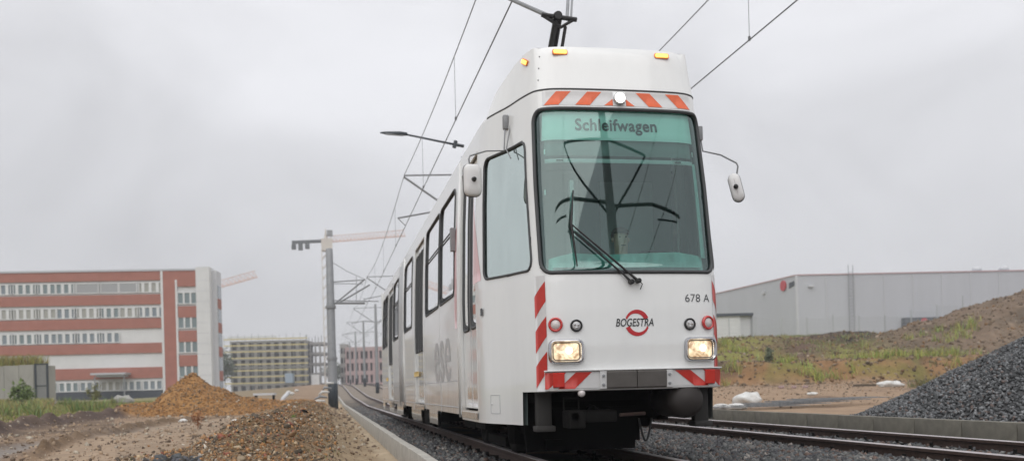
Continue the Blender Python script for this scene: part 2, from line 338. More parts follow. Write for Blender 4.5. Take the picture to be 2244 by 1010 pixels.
# ------------------------------------------------------------------ stones
def ico():
    bm = bmesh.new(); bmesh.ops.create_icosphere(bm, subdivisions=1, radius=1); v = np.array([x.co[:] for x in bm.verts]); f = np.array([[q.index for q in p.verts] for p in bm.faces]); bm.free(); return v, f
IV, IF = ico()
def stones(name, P, size, tones, m=None, flat=.7):
    n = len(P); sh = 1+.36*rng.standard_normal((n, 12, 1)).clip(-1.6, 1.6)
    v = IV[None]*sh*(size[:, None, None]*np.stack([1+.35*rng.random(n), .8+.3*rng.random(n), flat*(.8+.4*rng.random(n))], 1)[:, None, :])
    q = rng.standard_normal((n, 4)); q /= np.linalg.norm(q, axis=1)[:, None]; w, x, y, z = q.T
    Rm = np.stack([1-2*(y*y+z*z), 2*(x*y-z*w), 2*(x*z+y*w), 2*(x*y+z*w), 1-2*(x*x+z*z), 2*(y*z-x*w), 2*(x*z-y*w), 2*(y*z+x*w), 1-2*(x*x+y*y)], 1).reshape(n, 3, 3)
    v = np.einsum('nij,nkj->nki', Rm, v)+P[:, None, :]
    f = (IF[None]+np.arange(n)[:, None, None]*12).reshape(-1, 3)
    return npmesh(name, v.reshape(-1, 3), f, m or M['stone'], tone=np.repeat(tones, 12, 0))
def pal(n, cols, wts):
    c = np.array(cols)[rng.choice(len(cols), n, p=np.array(wts)/sum(wts))]; return np.clip(c*(.75+.5*rng.random((n, 1))), .005, .9)
GREY = ([(.10, .105, .105), (.065, .065, .07), (.15, .15, .145), (.13, .09, .075), (.24, .22, .2)], [5, 5, 3, 2, .6])
# ballast beds
def bed(n, x0, x1, y0, y1, s, pw=1.):
    y = y0+(y1-y0)*rng.random(n)**pw; x = x0+(x1-x0)*rng.random(n)
    return np.stack([x, y, height(x, y)+.012+.02*rng.random(n)], 1), s*(.7+.6*rng.random(n))
parts = [bed(9000, .87, 1.85, 5.2, 26, .026, 1.3), bed(6000, .87, 1.85, 20, 48, .034), bed(21000, 3.05, 5.5, 4.2, 17, .027, 1.15), bed(9000, 3.1, 5.5, 15, 30, .03), bed(9000, 5.6, 7.88, 5, 26, .028),
         bed(1500, 1.9, 3.0, 5.2, 9, .027)]
P = np.concatenate([p[0] for p in parts]); S = np.concatenate([p[1] for p in parts])
tag(stones('ballast', P, S, pal(len(P), *GREY)), 'loose grey track ballast stones around the rails', 'ballast', kind='stuff')
# near rubble ridge
n = 30000; y = 6.2+30*rng.random(n)**1.7; x = -.72+.62*rng.standard_normal(n)*(.75+.01*y); k = (x < .12) & (x > -2.1-.03*y); x = x[k]; y = y[k]; n = len(x)
s = (.006+.019*rng.random(n)**2.4+.03*(rng.random(n) < .006))*(.8+y*.012); z = height(x, y)
tag(stones('rubble', np.stack([x, y, z+s*.25], 1), s, pal(n, [(.38, .20, .085), (.26, .15, .075), (.38, .29, .19), (.10, .08, .06), (.24, .185, .125), (.50, .45, .38), (.24, .09, .06), (.19, .13, .08)], [3, 4, 2.4, 5, 4.5, .7, .8, 4]), flat=.5),
    'brown and orange rubble spread over the near spoil ridge', 'rubble', kind='stuff')
# dark stones at the foot of the ridge, bottom of the picture, and tiny pebbles on sand and path
n = 170; q = [at(rng.uniform(318, 440), 1000, rng.uniform(7.5, 8.35)) for _ in range(n)]; x = np.array([p.x for p in q]); y = np.array([p.y for p in q])
tag(stones('dark_rubble', np.stack([x, y, height(x, y)+.01], 1), (.012+.03*rng.random(n)**2), pal(n, [(.07, .075, .08), (.1, .1, .11), (.05, .045, .04)], [3, 2, 2])), 'dark grey slag lumps at the near foot of the rubble ridge', 'rubble', kind='stuff')
n = 5200; y = 8+34*rng.random(n)**1.2; x = np.where(rng.random(n) < .15, rng.uniform(0, .7, n), -2.0-y*.28*rng.random(n)); s = .008+.03*rng.random(n)**4
tag(stones('pebbles', np.stack([x, y, height(x, y)+s*.2], 1), s*(.5+y/28), pal(n, [(.3, .22, .15), (.15, .11, .08), (.4, .35, .28)], [3, 3, 1])), 'scattered clods and pebbles on the bare soil', 'pebbles', kind='stuff')
n = 13000; dd = 24+38*rng.random(n)**.7; pp = rng.uniform(1500, 2330, n); x = dd*FW.x+(pp-CX)/F*dd*R0.x; y = dd*FW.y+(pp-CX)/F*dd*R0.y; s = np.where(dd > 43, .02+.10*rng.random(n)**3, .008+.04*rng.random(n)**6); z = height(x, y)
tag(stones('clods', np.stack([x, y, z+s*.1], 1), s, pal(n, [(.20, .15, .10), (.11, .08, .055), (.30, .24, .18), (.20, .12, .06)], [4, 3, 1, 2]), flat=.6), 'earth clods and stones scattered over the bare ground and embankment', 'clods', kind='stuff')
n = 16000; x = rng.uniform(-8, .0, n); y = rng.uniform(33.5, 41.5, n); q = np.minimum(np.hypot((x+5.3)/2.4, (y-38.3)/3.6), np.hypot((x+2.6)/3.4, (y-37)/3.6)); k = q < 1; x = x[k]; y = y[k]; s = .012+.05*rng.random(len(x))**2.5
tag(stones('clods', np.stack([x, y, height(x, y)+s*.1], 1), s, pal(len(x), [(.35, .19, .075), (.27, .14, .055), (.22, .14, .075), (.14, .10, .065)], [4, 3, 1.5, 1]), flat=.6), 'crumbling clods on the orange spoil heap', 'clods', kind='stuff')
# gravel heap on the right, behind the kerb
def gh(x, y):
    c = atd(2560, 800, 15.2); q = np.sqrt(((x-c.x)/5.0)**2+((y-c.y)/5.0)**2); h = 2.45*np.clip(1-q, 0, 1)**1.1
    c2 = atd(1990, 800, 15.0); h2 = .34*np.clip(1-np.hypot((x-c2.x)/1.7, (y-c2.y)/2.0), 0, 1)
    return np.maximum(h, h2)*(1+.06*fbm(x, y, .8, 3))
root = empty('gravel_heap', (13.5, 12.5, 0)); tag(root, 'steep heap of dark grey crushed stone behind the low concrete kerb', 'gravel heap')
gx, gy = np.meshgrid(np.linspace(KR+.02, 21, 110), np.linspace(5, 21, 110), indexing='ij'); gz = height(gx.ravel(), gy.ravel())-.08+gh(gx.ravel(), gy.ravel())*ss(KR, KR+.6, gx.ravel())
i = np.arange(109)[:, None]*110+np.arange(109)[None]; f = np.stack([i, i+110, i+111, i+1], -1).reshape(-1, 4)
o = npmesh('core', np.stack([gx.ravel()-13.5, gy.ravel()-12.5, gz], 1), f, M['stone'], tone=np.tile([.06, .06, .062], (110*110, 1)), smooth=True, parent=root)
n = 105000; x = KR+.04+12*rng.random(n); y = 5.5+14*rng.random(n); g = gh(x, y); k = g > .015; x = x[k]; y = y[k]; g = g[k]
z = height(x, y)-.06+g*ss(KR, KR+.6, x)+.02*rng.random(len(x))
o = stones('stones', np.stack([x-13.5, y-12.5, z], 1), .015+.015*rng.random(len(x)), pal(len(x), [(.125, .13, .135), (.065, .068, .07), (.19, .195, .20), (.13, .10, .09)], [5, 5, 3, 1])); o.parent = root; tag(o, kind='stuff')

# ------------------------------------------------------------------ rails, fasteners, kerbs
def rail_mesh(x0, ya=-6, yb=200):
    prof = [(-.075, -.15), (.075, -.15), (.075, -.135), (.012, -.115), (.010, -.045), (.036, -.034), (.036, -.006), (.03, 0), (-.03, 0), (-.036, -.006), (-.036, -.034), (-.010, -.045), (-.012, -.115), (-.075, -.135)]
    ys = np.concatenate([np.linspace(ya, 45, 30), np.linspace(47, yb, 60)]); mb = MB(); n = len(prof)
    v = [(x0+px_, y, pz+float(rise(y))) for y in ys for px_, pz in prof]; fs = []
    for i in range(len(ys)-1):
        for j in range(n): fs.append((i*n+j, i*n+(j+1) % n, (i+1)*n+(j+1) % n, (i+1)*n+j))
    fs += [tuple(range(n)), tuple((len(ys)-1)*n+j for j in range(n))[::-1]]
    mb.add(v, fs); mb.mi = [0]*len(fs)
    k = 0
    for i in range(len(ys)-1):
        for j in range(n):
            if j in (6, 7, 8): mb.mi[k] = 1
            k += 1
    return mb
clip = MB(); clip.box((0, 0, -.125), (.22, .11, .03)); clip.box((0, 0, -.148), (.34, .16, .012)); clip.tube([(-.105, 0, -.13), (-.105, 0, -.065)], .02, 6); clip.tube([(.105, 0, -.13), (.105, 0, -.065)], .02, 6)
clip.tube([(-.06, -.03, -.12), (-.1, -.035, -.105), (-.13, 0, -.11), (-.1, .035, -.105), (-.06, .03, -.12)], .009, 6); clip.tube([(.06, -.03, -.12), (.1, -.035, -.105), (.13, 0, -.11), (.1, .035, -.105), (.06, .03, -.12)], .009, 6)
cm = clip.mesh('rail_clip'); cm.materials.append(M['soot'])
RX = [1.905, 3.0, 5.50, 6.70]
lab = ['running rail nearest the low left concrete kerb, passing under the tram\'s near side', 'running rail under the tram\'s far side, beside the grey ballast', 'nearer rail of the empty right-hand track', 'farther rail of the empty track, next to the right kerb']
for k, x0 in enumerate(RX):
    root = rail_mesh(0).build('rail', [M['rail'], M['railtop']]); root.location = (x0, 0, 0); autosmooth(root, 30)
    tag(root, lab[k], 'rail', 'rails of the two tram tracks')
    for j in range(44):
        c = bpy.data.objects.new('rail_clip', cm); COL.objects.link(c); c.parent = root; c.location = (0, 4.3+.66*j+.02*random.random(), 0)
# sleepers barely showing
slm = MB().box((0, 0, 0), (1.75, .22, .1)); sme = slm.mesh('sleeper'); sme.materials.append(M['conc2'])
for tx in (2.45, 6.1):
    for j in range(40):
        o = bpy.data.objects.new('sleeper', sme); COL.objects.link(o); o.location = (tx, 4.3+.66*j, -.205)
        tag(o, 'concrete sleeper nearly buried in ballast under the tram track' if tx < 4 else 'concrete sleeper nearly buried in ballast under the empty right-hand track', 'sleeper', 'sleepers under the tram track' if tx < 4 else 'sleepers under the empty track')
def kerb(x0, w, zt, zb, Ls, y0, n, m, label, grp, gap=.012):
    y = y0; first = None
    for i in range(n):
        o = None
        mb = MB(); zz0 = float(rise(y)); zz1 = float(rise(y+Ls))
        l = Ls-gap
        v = [(a, b, (zb if c == 0 else zt)+(zz1-zz0 if b else 0)) for b in (0, l) for a, c in ((0, 0), (w, 0), (w, 1), (0, 1))]
        mb.add(v, [(0, 1, 2, 3), (7, 6, 5, 4), (0, 4, 5, 1), (1, 5, 6, 2), (2, 6, 7, 3), (3, 7, 4, 0)])
        if first is not None and y+Ls < 45: o = first.copy(); COL.objects.link(o)
        else: o = mb.build('kerb_block', m); bevel(o, .008, 2)
        if first is None: first = o
        o.location = (x0+random.uniform(-.004, .004), y, zz0+random.uniform(-.003, .003)); tag(o, label, 'kerb block', grp); y += Ls
kerb(.77, .09, .10, -.35, 1.0, 3.2, 90, M['concrete'], 'thin pale concrete kerb block edging the left side of the tram track', 'pale kerb blocks left of the tram track')
kerb(7.92, .13, .10, -.4, 1.0, 2.9, 40, M['mouldy'], 'damp grey concrete kerb block edging the empty right-hand track', 'grey kerb blocks right of the empty track', .022)

# ================================================================== THE TRAM
TX, TY = 2.57, 7.78                      # centre line, front plane
LEN = 17.8; SEAM = 3.225
tram = empty('tram', (TX, TY, 0)); tag(tram, 'white tram with red warning stripes, lit headlights and green windscreen, on the left track', 'tram')
HW = 1.10
_o = [(0, -.020), (.15, -.0193), (.3, -.0165), (.42, -.012), (.52, -.007), (.60, -.0005), (.66, .0075), (.70, .017), (.74, .032), (.77, .052), (.792, .08), (.808, .12), (.825, .18), (.88, .40), (.94, .73), (1.02, 1.02), (1.065, 1.2), (1.09, 1.34), (1.1, 1.5), (1.1, 2.0), (1.1, 6), (1.1, LEN)]
_o = np.array(_o); _s = np.concatenate([[0], np.cumsum(np.hypot(*np.diff(_o, axis=0).T))])
_uf = np.linspace(0, _s[-1], 2400); _xf = np.interp(_uf, _s, _o[:, 0]); _yf = np.interp(_uf, _s, _o[:, 1])
_k = np.ones(31)/31; _p = lambda a: np.convolve(np.concatenate([a[0]*2-a[15:0:-1] if a is _yf*0 else a[15:0:-1], a, a[-1]+(a[-1]-a[-2])*np.arange(1, 16)]), _k, 'valid')
_xs = np.convolve(np.concatenate([-_xf[15:0:-1], _xf, [_xf[-1]]*15]), _k, 'valid'); _ys = np.convolve(np.concatenate([_yf[15:0:-1], _yf, _yf[-1]+(_yf[-1]-_yf[-2])*np.arange(1, 16)]), _k, 'valid')
ULEN = _s[-1]
def rk(z): return np.interp(z, [.3, .66, 1.0, 1.3, 1.55, 3.03, 3.24, 3.7], [.05, .015, 0, .004, .02, .235, .27, .36])   # rake of the front
def tmb(z): return np.interp(z, [0, 1.6, 2.4, 3.2, 3.7], [0, 0, .025, .07, .12])
def Sf(u, z, off=0.):                    # skin coordinates -> point, u is arc length from the nose, off outward
    u = np.asarray(u, float); z = np.asarray(z, float); a = np.abs(u); sg = np.where(u < 0, -1., 1.)
    x = np.interp(a, _uf, _xs); y = np.interp(a, _uf, _ys); e = .01
    tx = np.interp(a+e, _uf, _xs)-np.interp(np.abs(a-e), _uf, _xs)*np.where(a < e, -1, 1); ty = np.interp(a+e, _uf, _ys)-np.interp(np.abs(a-e), _uf, _ys)
    l = np.hypot(tx, ty)+1e-9; nx, ny = ty/l, -tx/l
    w = np.clip(1-(a-.75)/1.2, 0, 1); y = y+rk(z)*np.where(a < .75, 1, w); x = x-tmb(z)*np.clip(x/.8, 0, 1)
    fy = np.clip(-ny, 0, 1)
    return np.stack([sg*(x+nx*off), y+ny*off, z+fy*0+off*0], -1)
def S1(u, z, off=0.): return Vector(Sf(u, z, off).tolist())
def u_of_y(Y): return float(np.interp(Y-TY, _ys, _uf))          # arc length where the side passes world y
def front_u(px, py, off=0):              # pixel on the front -> (u, z)
    us = np.linspace(-1.0, .93, 4000); z = np.full_like(us, 2.); d = ray(px, py)
    for _ in range(4):
        P = Sf(us, z); X = P[:, 0]+TX; Y = P[:, 1]+TY; z = CH+d.z/d.y*Y
    k = np.argmin(np.abs(X/Y-d.x/d.y)); return float(us[k]), float(z[k])
def side_u(px, py):                      # pixel on the left side -> (-u, z)
    u = 2.
    best = None
    us = np.linspace(.6, ULEN-.1, 4000)
    z = np.full_like(us, 2.)
    for _ in range(3):
        P = Sf(-us, z); X = P[:, 0]+TX; Y = P[:, 1]+TY; dx = FW.x+RR.x*(px-CX)/F-UU.x*(py-CY)/F; dy = FW.y+RR.y*(px-CX)/F-UU.y*(py-CY)/F; dz = RR.z*(px-CX)/F-UU.z*(py-CY)/F
        z = CH+dz*(Y/dy)
    k = np.argmin(np.abs(X/Y-dx/dy)); return -float(us[k]), float(z[k])
def rrect(u0, u1, z0, z1, r, n=7, shear=None):
    pts = []
    for cx, cz, a0 in ((u1-r, z1-r, 0), (u0+r, z1-r, 90), (u0+r, z0+r, 180), (u1-r, z0+r, 270)):
        for i in range(n): a = R(a0+90*i/(n-1)); pts.append((cx+r*math.cos(a), cz+r*math.sin(a)))
    return pts
def rpoly(poly, r, n=7):                 # rounded convex polygon
    out = []; k = len(poly)
    for i in range(k):
        p = Vector(poly[i]); a = (Vector(poly[i-1])-p).normalized(); b = (Vector(poly[(i+1) % k])-p).normalized()
        h = a.angle(b)/2; t = r/math.tan(h); c = p+(a+b).normalized()*(r/math.sin(h)); s = p+a*t; e = p+b*t
        a0 = math.atan2(s.y-c.y, s.x-c.x); a1 = math.atan2(e.y-c.y, e.x-c.x)
        while a1-a0 > math.pi: a1 -= 2*math.pi
        while a1-a0 < -math.pi: a1 += 2*math.pi
        for j in range(n): q = a0+(a1-a0)*j/(n-1); out.append((c.x+r*math.cos(q), c.y+r*math.sin(q)))
    return out
def sdf(P, poly):                        # signed distance and nearest point (numpy), inside negative
    A = np.array(poly); B = np.roll(A, -1, 0); best = np.full(len(P), 1e9); near = np.zeros_like(P); ins = np.zeros(len(P), bool)
    for a, b in zip(A, B):
        d = b-a; t = np.clip(((P-a)@d)/(d@d+1e-12), 0, 1); q = a+t[:, None]*d; l = np.hypot(*(P-q).T); k = l < best; best[k] = l[k]; near[k] = q[k]
        c = ((a[1] > P[:, 1]) != (b[1] > P[:, 1])) & (P[:, 0] < (b[0]-a[0])*(P[:, 1]-a[1])/(b[1]-a[1]+1e-12)+a[0]); ins ^= c
    return np.where(ins, -best, best), near
def skin(us, zs, holes, off=0.):
    U, Z = np.meshgrid(us, zs, indexing='ij'); P = np.stack([U.ravel(), Z.ravel()], 1); dead = np.zeros(len(P), bool); nu, nzz = U.shape
    for poly in holes:
        a = np.array(poly); lo = a.min(0)-.1; hi = a.max(0)+.1; k = np.where((P[:, 0] > lo[0]) & (P[:, 0] < hi[0]) & (P[:, 1] > lo[1]) & (P[:, 1] < hi[1]))[0]
        if not len(k): continue
        d, nr = sdf(P[k], poly); sn = np.abs(d) < .011; P[k[sn]] = nr[sn]; dead[k[(d < -.0109) & ~sn]] = True
    i = np.arange(nu-1)[:, None]*nzz+np.arange(nzz-1)[None]; f = np.stack([i, i+nzz, i+nzz+1, i+1], -1).reshape(-1, 4)
    cen = P[f].mean(1); kill = dead[f].any(1)
    for poly in holes:
        a = np.array(poly); lo = a.min(0); hi = a.max(0); k = np.where((cen[:, 0] > lo[0]) & (cen[:, 0] < hi[0]) & (cen[:, 1] > lo[1]) & (cen[:, 1] < hi[1]) & ~kill)[0]
        if len(k): d, _ = sdf(cen[k], poly); kill[k[d < -1e-4]] = True
    f = f[~kill]; us_ = np.unique(f); rm = np.zeros(len(P), int); rm[us_] = np.arange(len(us_)); P = P[us_]; f = rm[f]
    return Sf(P[:, 0], P[:, 1], off), f
# --- openings, from measured places
wsp = [front_u(1187, 599), front_u(1561, 598), front_u(1528, 247), front_u(1172, 243)]
uu = (abs(wsp[0][0])+wsp[1][0])/2; ut = (abs(wsp[3][0])+wsp[2][0])/2; zb = (wsp[0][1]+wsp[1][1])/2; zt_ = (wsp[2][1]+wsp[3][1])/2
zt_ -= .022
WS = rpoly([(-uu, zb), (uu, zb), (ut, zt_), (-ut, zt_)], .11)
cw = [side_u(1061, 613), side_u(1167, 592), side_u(1150, 310), side_u(1062, 352)]
print('DBG WS', uu, ut, zb, zt_, 'cab', cw)
CW = rpoly(cw, .09)
dr = [side_u(1046, 640)[0], side_u(1005, 640)[0]]; print('door', dr)
holes_l = [CW]
def W_(y0, y1, z0=1.74, z1=2.98): return rrect(-u_of_y(y1), -u_of_y(y0), z0, z1, .12)
WIN = [(10.95, 12.42), (12.5, 14.2), (16.55, 18.2), (19.7, 21.2), (23.2, 24.1), (24.2, 25.1)]
DOOR = [(9.35, 10.45), (14.6, 16.1), (21.45, 22.95)]
winp = [W_(*w) for w in WIN]; doorp = [rrect(-u_of_y(b), -u_of_y(a), .44, 3.0, .05, 3) for a, b in DOOR]
uc = -side_u(1146, 900)[0]; print('uc', uc)
cutf = [(-uc, .1), (uc, .1), (uc, .62), (-uc, .62)]
cut = []
for a, b in ((10.5, 12.9), (13.95, 15.2), (16.9, 18.8), (20.5, 21.4), (22.9, 24.6)): cut.append([(-u_of_y(b), .1), (-u_of_y(a), .1), (-u_of_y(a), .38), (-u_of_y(b), .38)])
cutb = [(-ULEN-1, .0), (-u_of_y(10.45), .0), (-u_of_y(10.45), .2), (-ULEN-1, .2)]
left = [CW]+winp+doorp+cut+[cutf]
mir = lambda ps: [[(-a, b) for a, b in p][::-1] for p in ps]
holes = [WS]+left+mir([CW]+winp+doorp+cut)
def axis(hs, lo, hi, coarse, fine, k):
    br = sorted(set([lo, hi]+[round(c, 4) for h in hs for c in (min(p[k] for p in h), max(p[k] for p in h)) if lo < c < hi])); o = []
    for a, b in zip(br[:-1], br[1:]): o += list(np.linspace(a, b, max(2, int(math.ceil((b-a)/fine))+1))[:-1])
    return np.array(o+[hi])
us = axis(holes, -ULEN+.02, ULEN-.02, .05, .03, 0); zs = axis(holes, .33, SEAM, .05, .03, 1)
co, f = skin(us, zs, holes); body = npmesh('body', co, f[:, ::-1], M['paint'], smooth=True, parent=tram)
eds = [u_of_y(10.45)]+[u_of_y(y) for y in (10.5, 12.9, 13.95, 15.2, 16.9, 18.8, 20.5, 21.4, 22.9, 24.6)]+[ULEN-.02]
for a_, b_ in zip(eds[2::2], eds[3::2]):
    for sgn in (-1, 1):
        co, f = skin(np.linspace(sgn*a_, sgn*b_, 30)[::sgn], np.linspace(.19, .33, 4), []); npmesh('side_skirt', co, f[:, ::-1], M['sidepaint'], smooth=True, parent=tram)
co, f = skin(us[::2] if len(us) < 10 else us, zs, holes, -.045); npmesh('lining', co, f, M['inner'], smooth=True, parent=tram)
# roof
rp = [(0, 0), (.015, .03), (.04, .06), (.09, .1), (.18, .145), (.35, .19), (.6, .22), (1.03, .235)]
ua = np.concatenate([np.linspace(0, 2.3, 60), np.linspace(2.4, ULEN-.02, 60)]); pts = []
for s in (-1, 1):
    co = []; 
    for u in ua:
        p = Sf(s*u, SEAM)
        for ins, hh in rp:
            k = max(0, 1-ins/1.03); co.append((p[0]*k, p[1]+(ins if u < 1.2 else 0)*max(0, 1-u/1.2)*.8, SEAM+hh))
    n = len(rp); fs = [(i*n+j, (i+1)*n+j, (i+1)*n+j+1, i*n+j+1) for i in range(len(ua)-1) for j in range(n-1)]
    if s > 0: pass
    else: fs = [q[::-1] for q in fs]
    pts.append((co, fs))
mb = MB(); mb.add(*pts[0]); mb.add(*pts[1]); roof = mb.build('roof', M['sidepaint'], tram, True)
# floor, ceiling, rear end
mb = MB(); mb.box((0, LEN/2+.5, .80), (2.05, LEN-1.3, .1)); mb.box((0, .62, .80), (1.45, 1.1, .1)); mb.build('floor', M['soot'], tram)
mb = MB(); e = [Sf(-ULEN+.02, z) for z in (.33, 1.6, 2.4, 3.2)]; mb.box((0, LEN-.02, 1.9), (2.16, .05, 2.7)); mb.build('rear_wall', M['paint'], tram)
MB().box((0, .95, 3.09), (1.45, 1.1, .03)).build('cab_ceiling', M['inner'], tram)
mb = MB(); mb.box((0, 1.55, 2.05), (1.9, .05, 2.3)); mb.build('cab_partition', M['inner'], tram)
mb = MB(); mb.box((-.3, 1.50, 1.95), (.5, .04, 1.7)); mb.box((.45, 1.50, 1.95), (.55, .04, 1.5)); mb.build('cab_cupboard', mat('cab_cupboard', (.24, .27, .27), .6), tram)
# --- patches on the skin
def patch(name, poly, m, off=.002, parent=tram, step=.04):
    us_ = np.arange(min(p[0] for p in poly)-step, max(p[0] for p in poly)+step*2, step); zs_ = np.arange(min(p[1] for p in poly)-step, max(p[1] for p in poly)+step*2, step)
    bm = bmesh.new(); vs = [bm.verts.new((a, b, 0)) for a, b in poly]; fc = bm.faces.new(vs)
    if len(poly) > 4 or True:
        g = bm.faces[:]+bm.edges[:]+bm.verts[:]
        for c in us_: bmesh.ops.bisect_plane(bm, geom=bm.faces[:]+bm.edges[:]+bm.verts[:], plane_co=(c, 0, 0), plane_no=(1, 0, 0))
        for c in np.arange(min(p[1] for p in poly)-.1, max(p[1] for p in poly)+.2, .1): bmesh.ops.bisect_plane(bm, geom=bm.faces[:]+bm.edges[:]+bm.verts[:], plane_co=(0, c, 0), plane_no=(0, 1, 0))
    bmesh.ops.recalc_face_normals(bm, faces=bm.faces)
    P = np.array([v.co[:2] for v in bm.verts]); Q = Sf(P[:, 0], P[:, 1], off)
    for v, q in zip(bm.verts, Q): v.co = q
    bmesh.ops.recalc_face_normals(bm, faces=bm.faces)
    me = bpy.data.meshes.new(name); bm.to_mesh(me); bm.free(); me.polygons.foreach_set('use_smooth', [True]*len(me.polygons)); me.materials.append(m)
    if len(me.polygons) and False: pass
    o = bpy.data.objects.new(name, me); COL.objects.link(o); o.parent = parent
    c = Vector(); 
    nn = sum((p.normal*p.area for p in me.polygons), Vector()); uc_ = sum(p[0] for p in poly)/len(poly); a = S1(uc_, 1.5, .1)-S1(uc_, 1.5, 0)
    if nn.dot(a) < 0: me.flip_normals()
    return o
def multi(name, polys, m, off=.002, parent=tram):
    return [patch(name, p, m, off, parent) for p in polys]
def ring(name, poly, r, m, off=.004, parent=tram, flat=1):
    pts = []
    k = len(poly)
    for i in range(k):
        a = Vector(poly[i]); b = Vector(poly[(i+1) % k]); n = max(1, int((b-a).length/.06)); pts += [a+(b-a)*j/n for j in range(n)]
    return MB().tube([S1(p.x, p.y, off) for p in pts], r, 8, True).build(name, m, parent, True)
# windscreen: gasket, glass
ws = patch('windscreen', WS, M['wind'], -.012); ring('gasket', WS, .017, M['greyrub'], .002, ws)
for s in (0, 1):
    g = patch('cab_window', CW if not s else mir([CW])[0], M['cabglass'], -.010); ring('gasket', CW if not s else mir([CW])[0], .012, M['greyrub'], .002, g)
    for w in (winp if not s else mir(winp)):
        g = patch('side_window', w, M['sideglass'], -.012, step=.2); ring('window_frame', w, .011, M['greyrub'], .003, g)
        ua_, ub_ = min(p[0] for p in w), max(p[0] for p in w)
        MB().tube([S1(ua_+(ub_-ua_)*j/6, 2.52, .004) for j in range(7)], .010, 6).build('transom', M['greyrub'], g)
# doors: recessed leaves with narrow windows
for di, d in enumerate(DOOR):
    for s in (-1, 1):
        a, b = u_of_y(d[0]), u_of_y(d[1]); k = 2 if di == 0 else 4; wv = (b-a)/k
        for j in range(k):
            p0, p1 = a+wv*j+.006, a+wv*(j+1)-.006
            leaf = patch('door_leaf', [(s*p0, .46), (s*p1, .46), (s*p1, 2.98), (s*p0, 2.98)], M['sidepaint'], -.028)
            gp = rrect(min(s*(p0+.14*wv), s*(p1-.14*wv)), max(s*(p0+.14*wv), s*(p1-.14*wv)), 1.28, 2.86, .04, 3)
            ring('door_gasket', gp, .014, M['greyrub'], -.024, leaf); patch('door_glass', gp, M['sideglass'], -.026, leaf)
        mb = MB()                           # reveal round the opening
        pp = [(s*a, .44), (s*b, .44), (s*b, 3.0), (s*a, 3.0)]
        for (q0, q1) in zip(pp, pp[1:]+pp[:1]):
            n = 8
            for t in range(n):
                m0 = (q0[0]+(q1[0]-q0[0])*t/n, q0[1]+(q1[1]-q0[1])*t/n); m1 = (q0[0]+(q1[0]-q0[0])*(t+1)/n, q0[1]+(q1[1]-q0[1])*(t+1)/n)
                mb.add([S1(*m0, .004), S1(*m1, .004), S1(*m1, -.07), S1(*m0, -.07)], [(0, 1, 2, 3)])
        mb.build('door_reveal', M['sidepaint'], tram)
        mb = MB(); 
        for t in range(6):
            u0, u1 = a+(b-a)*t/6, a+(b-a)*(t+1)/6
            mb.add([S1(s*u0, .42, .012), S1(s*u1, .42, .012), S1(s*u1, .36, .012), S1(s*u0, .36, .012), S1(s*u0, .42, -.1), S1(s*u1, .42, -.1)], [(0, 1, 2, 3), (0, 4, 5, 1)])
        mb.build('door_step', M['sidepaint'], tram)
# articulation
mb = MB()
for s in (-1, 1):
    for j in range(9):
        u0 = u_of_y(18.45)+.085*j
        mb.tube([S1(s*u0, z, .012) for z in (.45, 1.2, 2.2, 3.1)], .03, 6)
mb.build('articulation_bellows', M['ghostgrey'], tram, True)
for s in (-1, 1):
    for yy in (18.35, 19.28, 10.62):
        MB().tube([S1(s*u_of_y(yy), z, .0) for z in (.35, 1.2, 2.2, 3.18)], .022, 6, flat=1).build('joint_strip', M['sidepaint'], tram, True)
# seams, rubbing line
mb = MB(); uq = np.linspace(-2.0, 2.0, 90); mb.tube([S1(u, SEAM+.006, -.002) for u in uq], .009, 6); mb.build('roof_seam', M['greyrub'], tram, True)
for s in (-1, 1): MB().tube([S1(s*u, .455+.0*u, .001) for u in np.linspace(u_of_y(10.6), ULEN-.1, 60)], .006, 5).build('skirt_line', M['ghostgrey'], tram)
for s in (-1, 1):
    for q0_, q1_ in ((10.7, 14.5), (16.2, 18.3), (19.4, 21.3), (23.1, 25.3)):
        MB().tube([S1(s*u, .76, .0005) for u in np.linspace(u_of_y(q0_), u_of_y(q1_), 12)], .0035, 5).build('panel_seam', M['ghostgrey'], tram)
    for yy in (12.45, 14.35, 16.35, 23.15):
        MB().tube([S1(s*u_of_y(yy), z, .0005) for z in (.36, .9, 1.7)], .0035, 5).build('panel_seam', M['ghostgrey'], tram)
# attic cover on the front roof
ua = np.linspace(0, 2.02, 60); rows = 9; co = []; fs = []
def hY(y): return float(np.interp(y, [0, .45, .62, .8, 1.0, 1.25, 1.45, 1.6], [.405, .395, .37, .30, .22, .11, .06, .045]))
def attic_pt(u, k):                       # k: 0 seam .. 1 top edge
    p = Sf(u, SEAM); h = hY(p[1]-.2); fr = min(1, max(0, (1.02-abs(u))/.28)); fr = fr*fr*(3-2*fr)
    i = .05*k+.10*max(0, k-.8)/.2*.25
    x = p[0]*(1-.075*k); y = p[1]+.11*k*fr*h/.4+(.02*(max(0, k-.85)/.15)) *fr
    return (x, y, SEAM+.014+h*k)
U_ = np.concatenate([-ua[::-1], ua[1:]]); ks = [0, .2, .4, .6, .8, .9, .96, 1.0]; n = len(ks)
co = [attic_pt(u, k) for u in U_ for k in ks]
for i in range(len(U_)-1):
    for j in range(n-1): fs.append((i*n+j, (i+1)*n+j, (i+1)*n+j+1, i*n+j+1))
m_ = len(co); half = len(ua)
for i in range(half-1):                   # top skin between the two edges
    a0, a1 = (half-1-i), (half-2-i); b0, b1 = (half-1+i), (half+i)
    fs.append((a0*n+n-1, b0*n+n-1, b1*n+n-1, a1*n+n-1) if i else (a0*n+n-1, b1*n+n-1, a1*n+n-1))
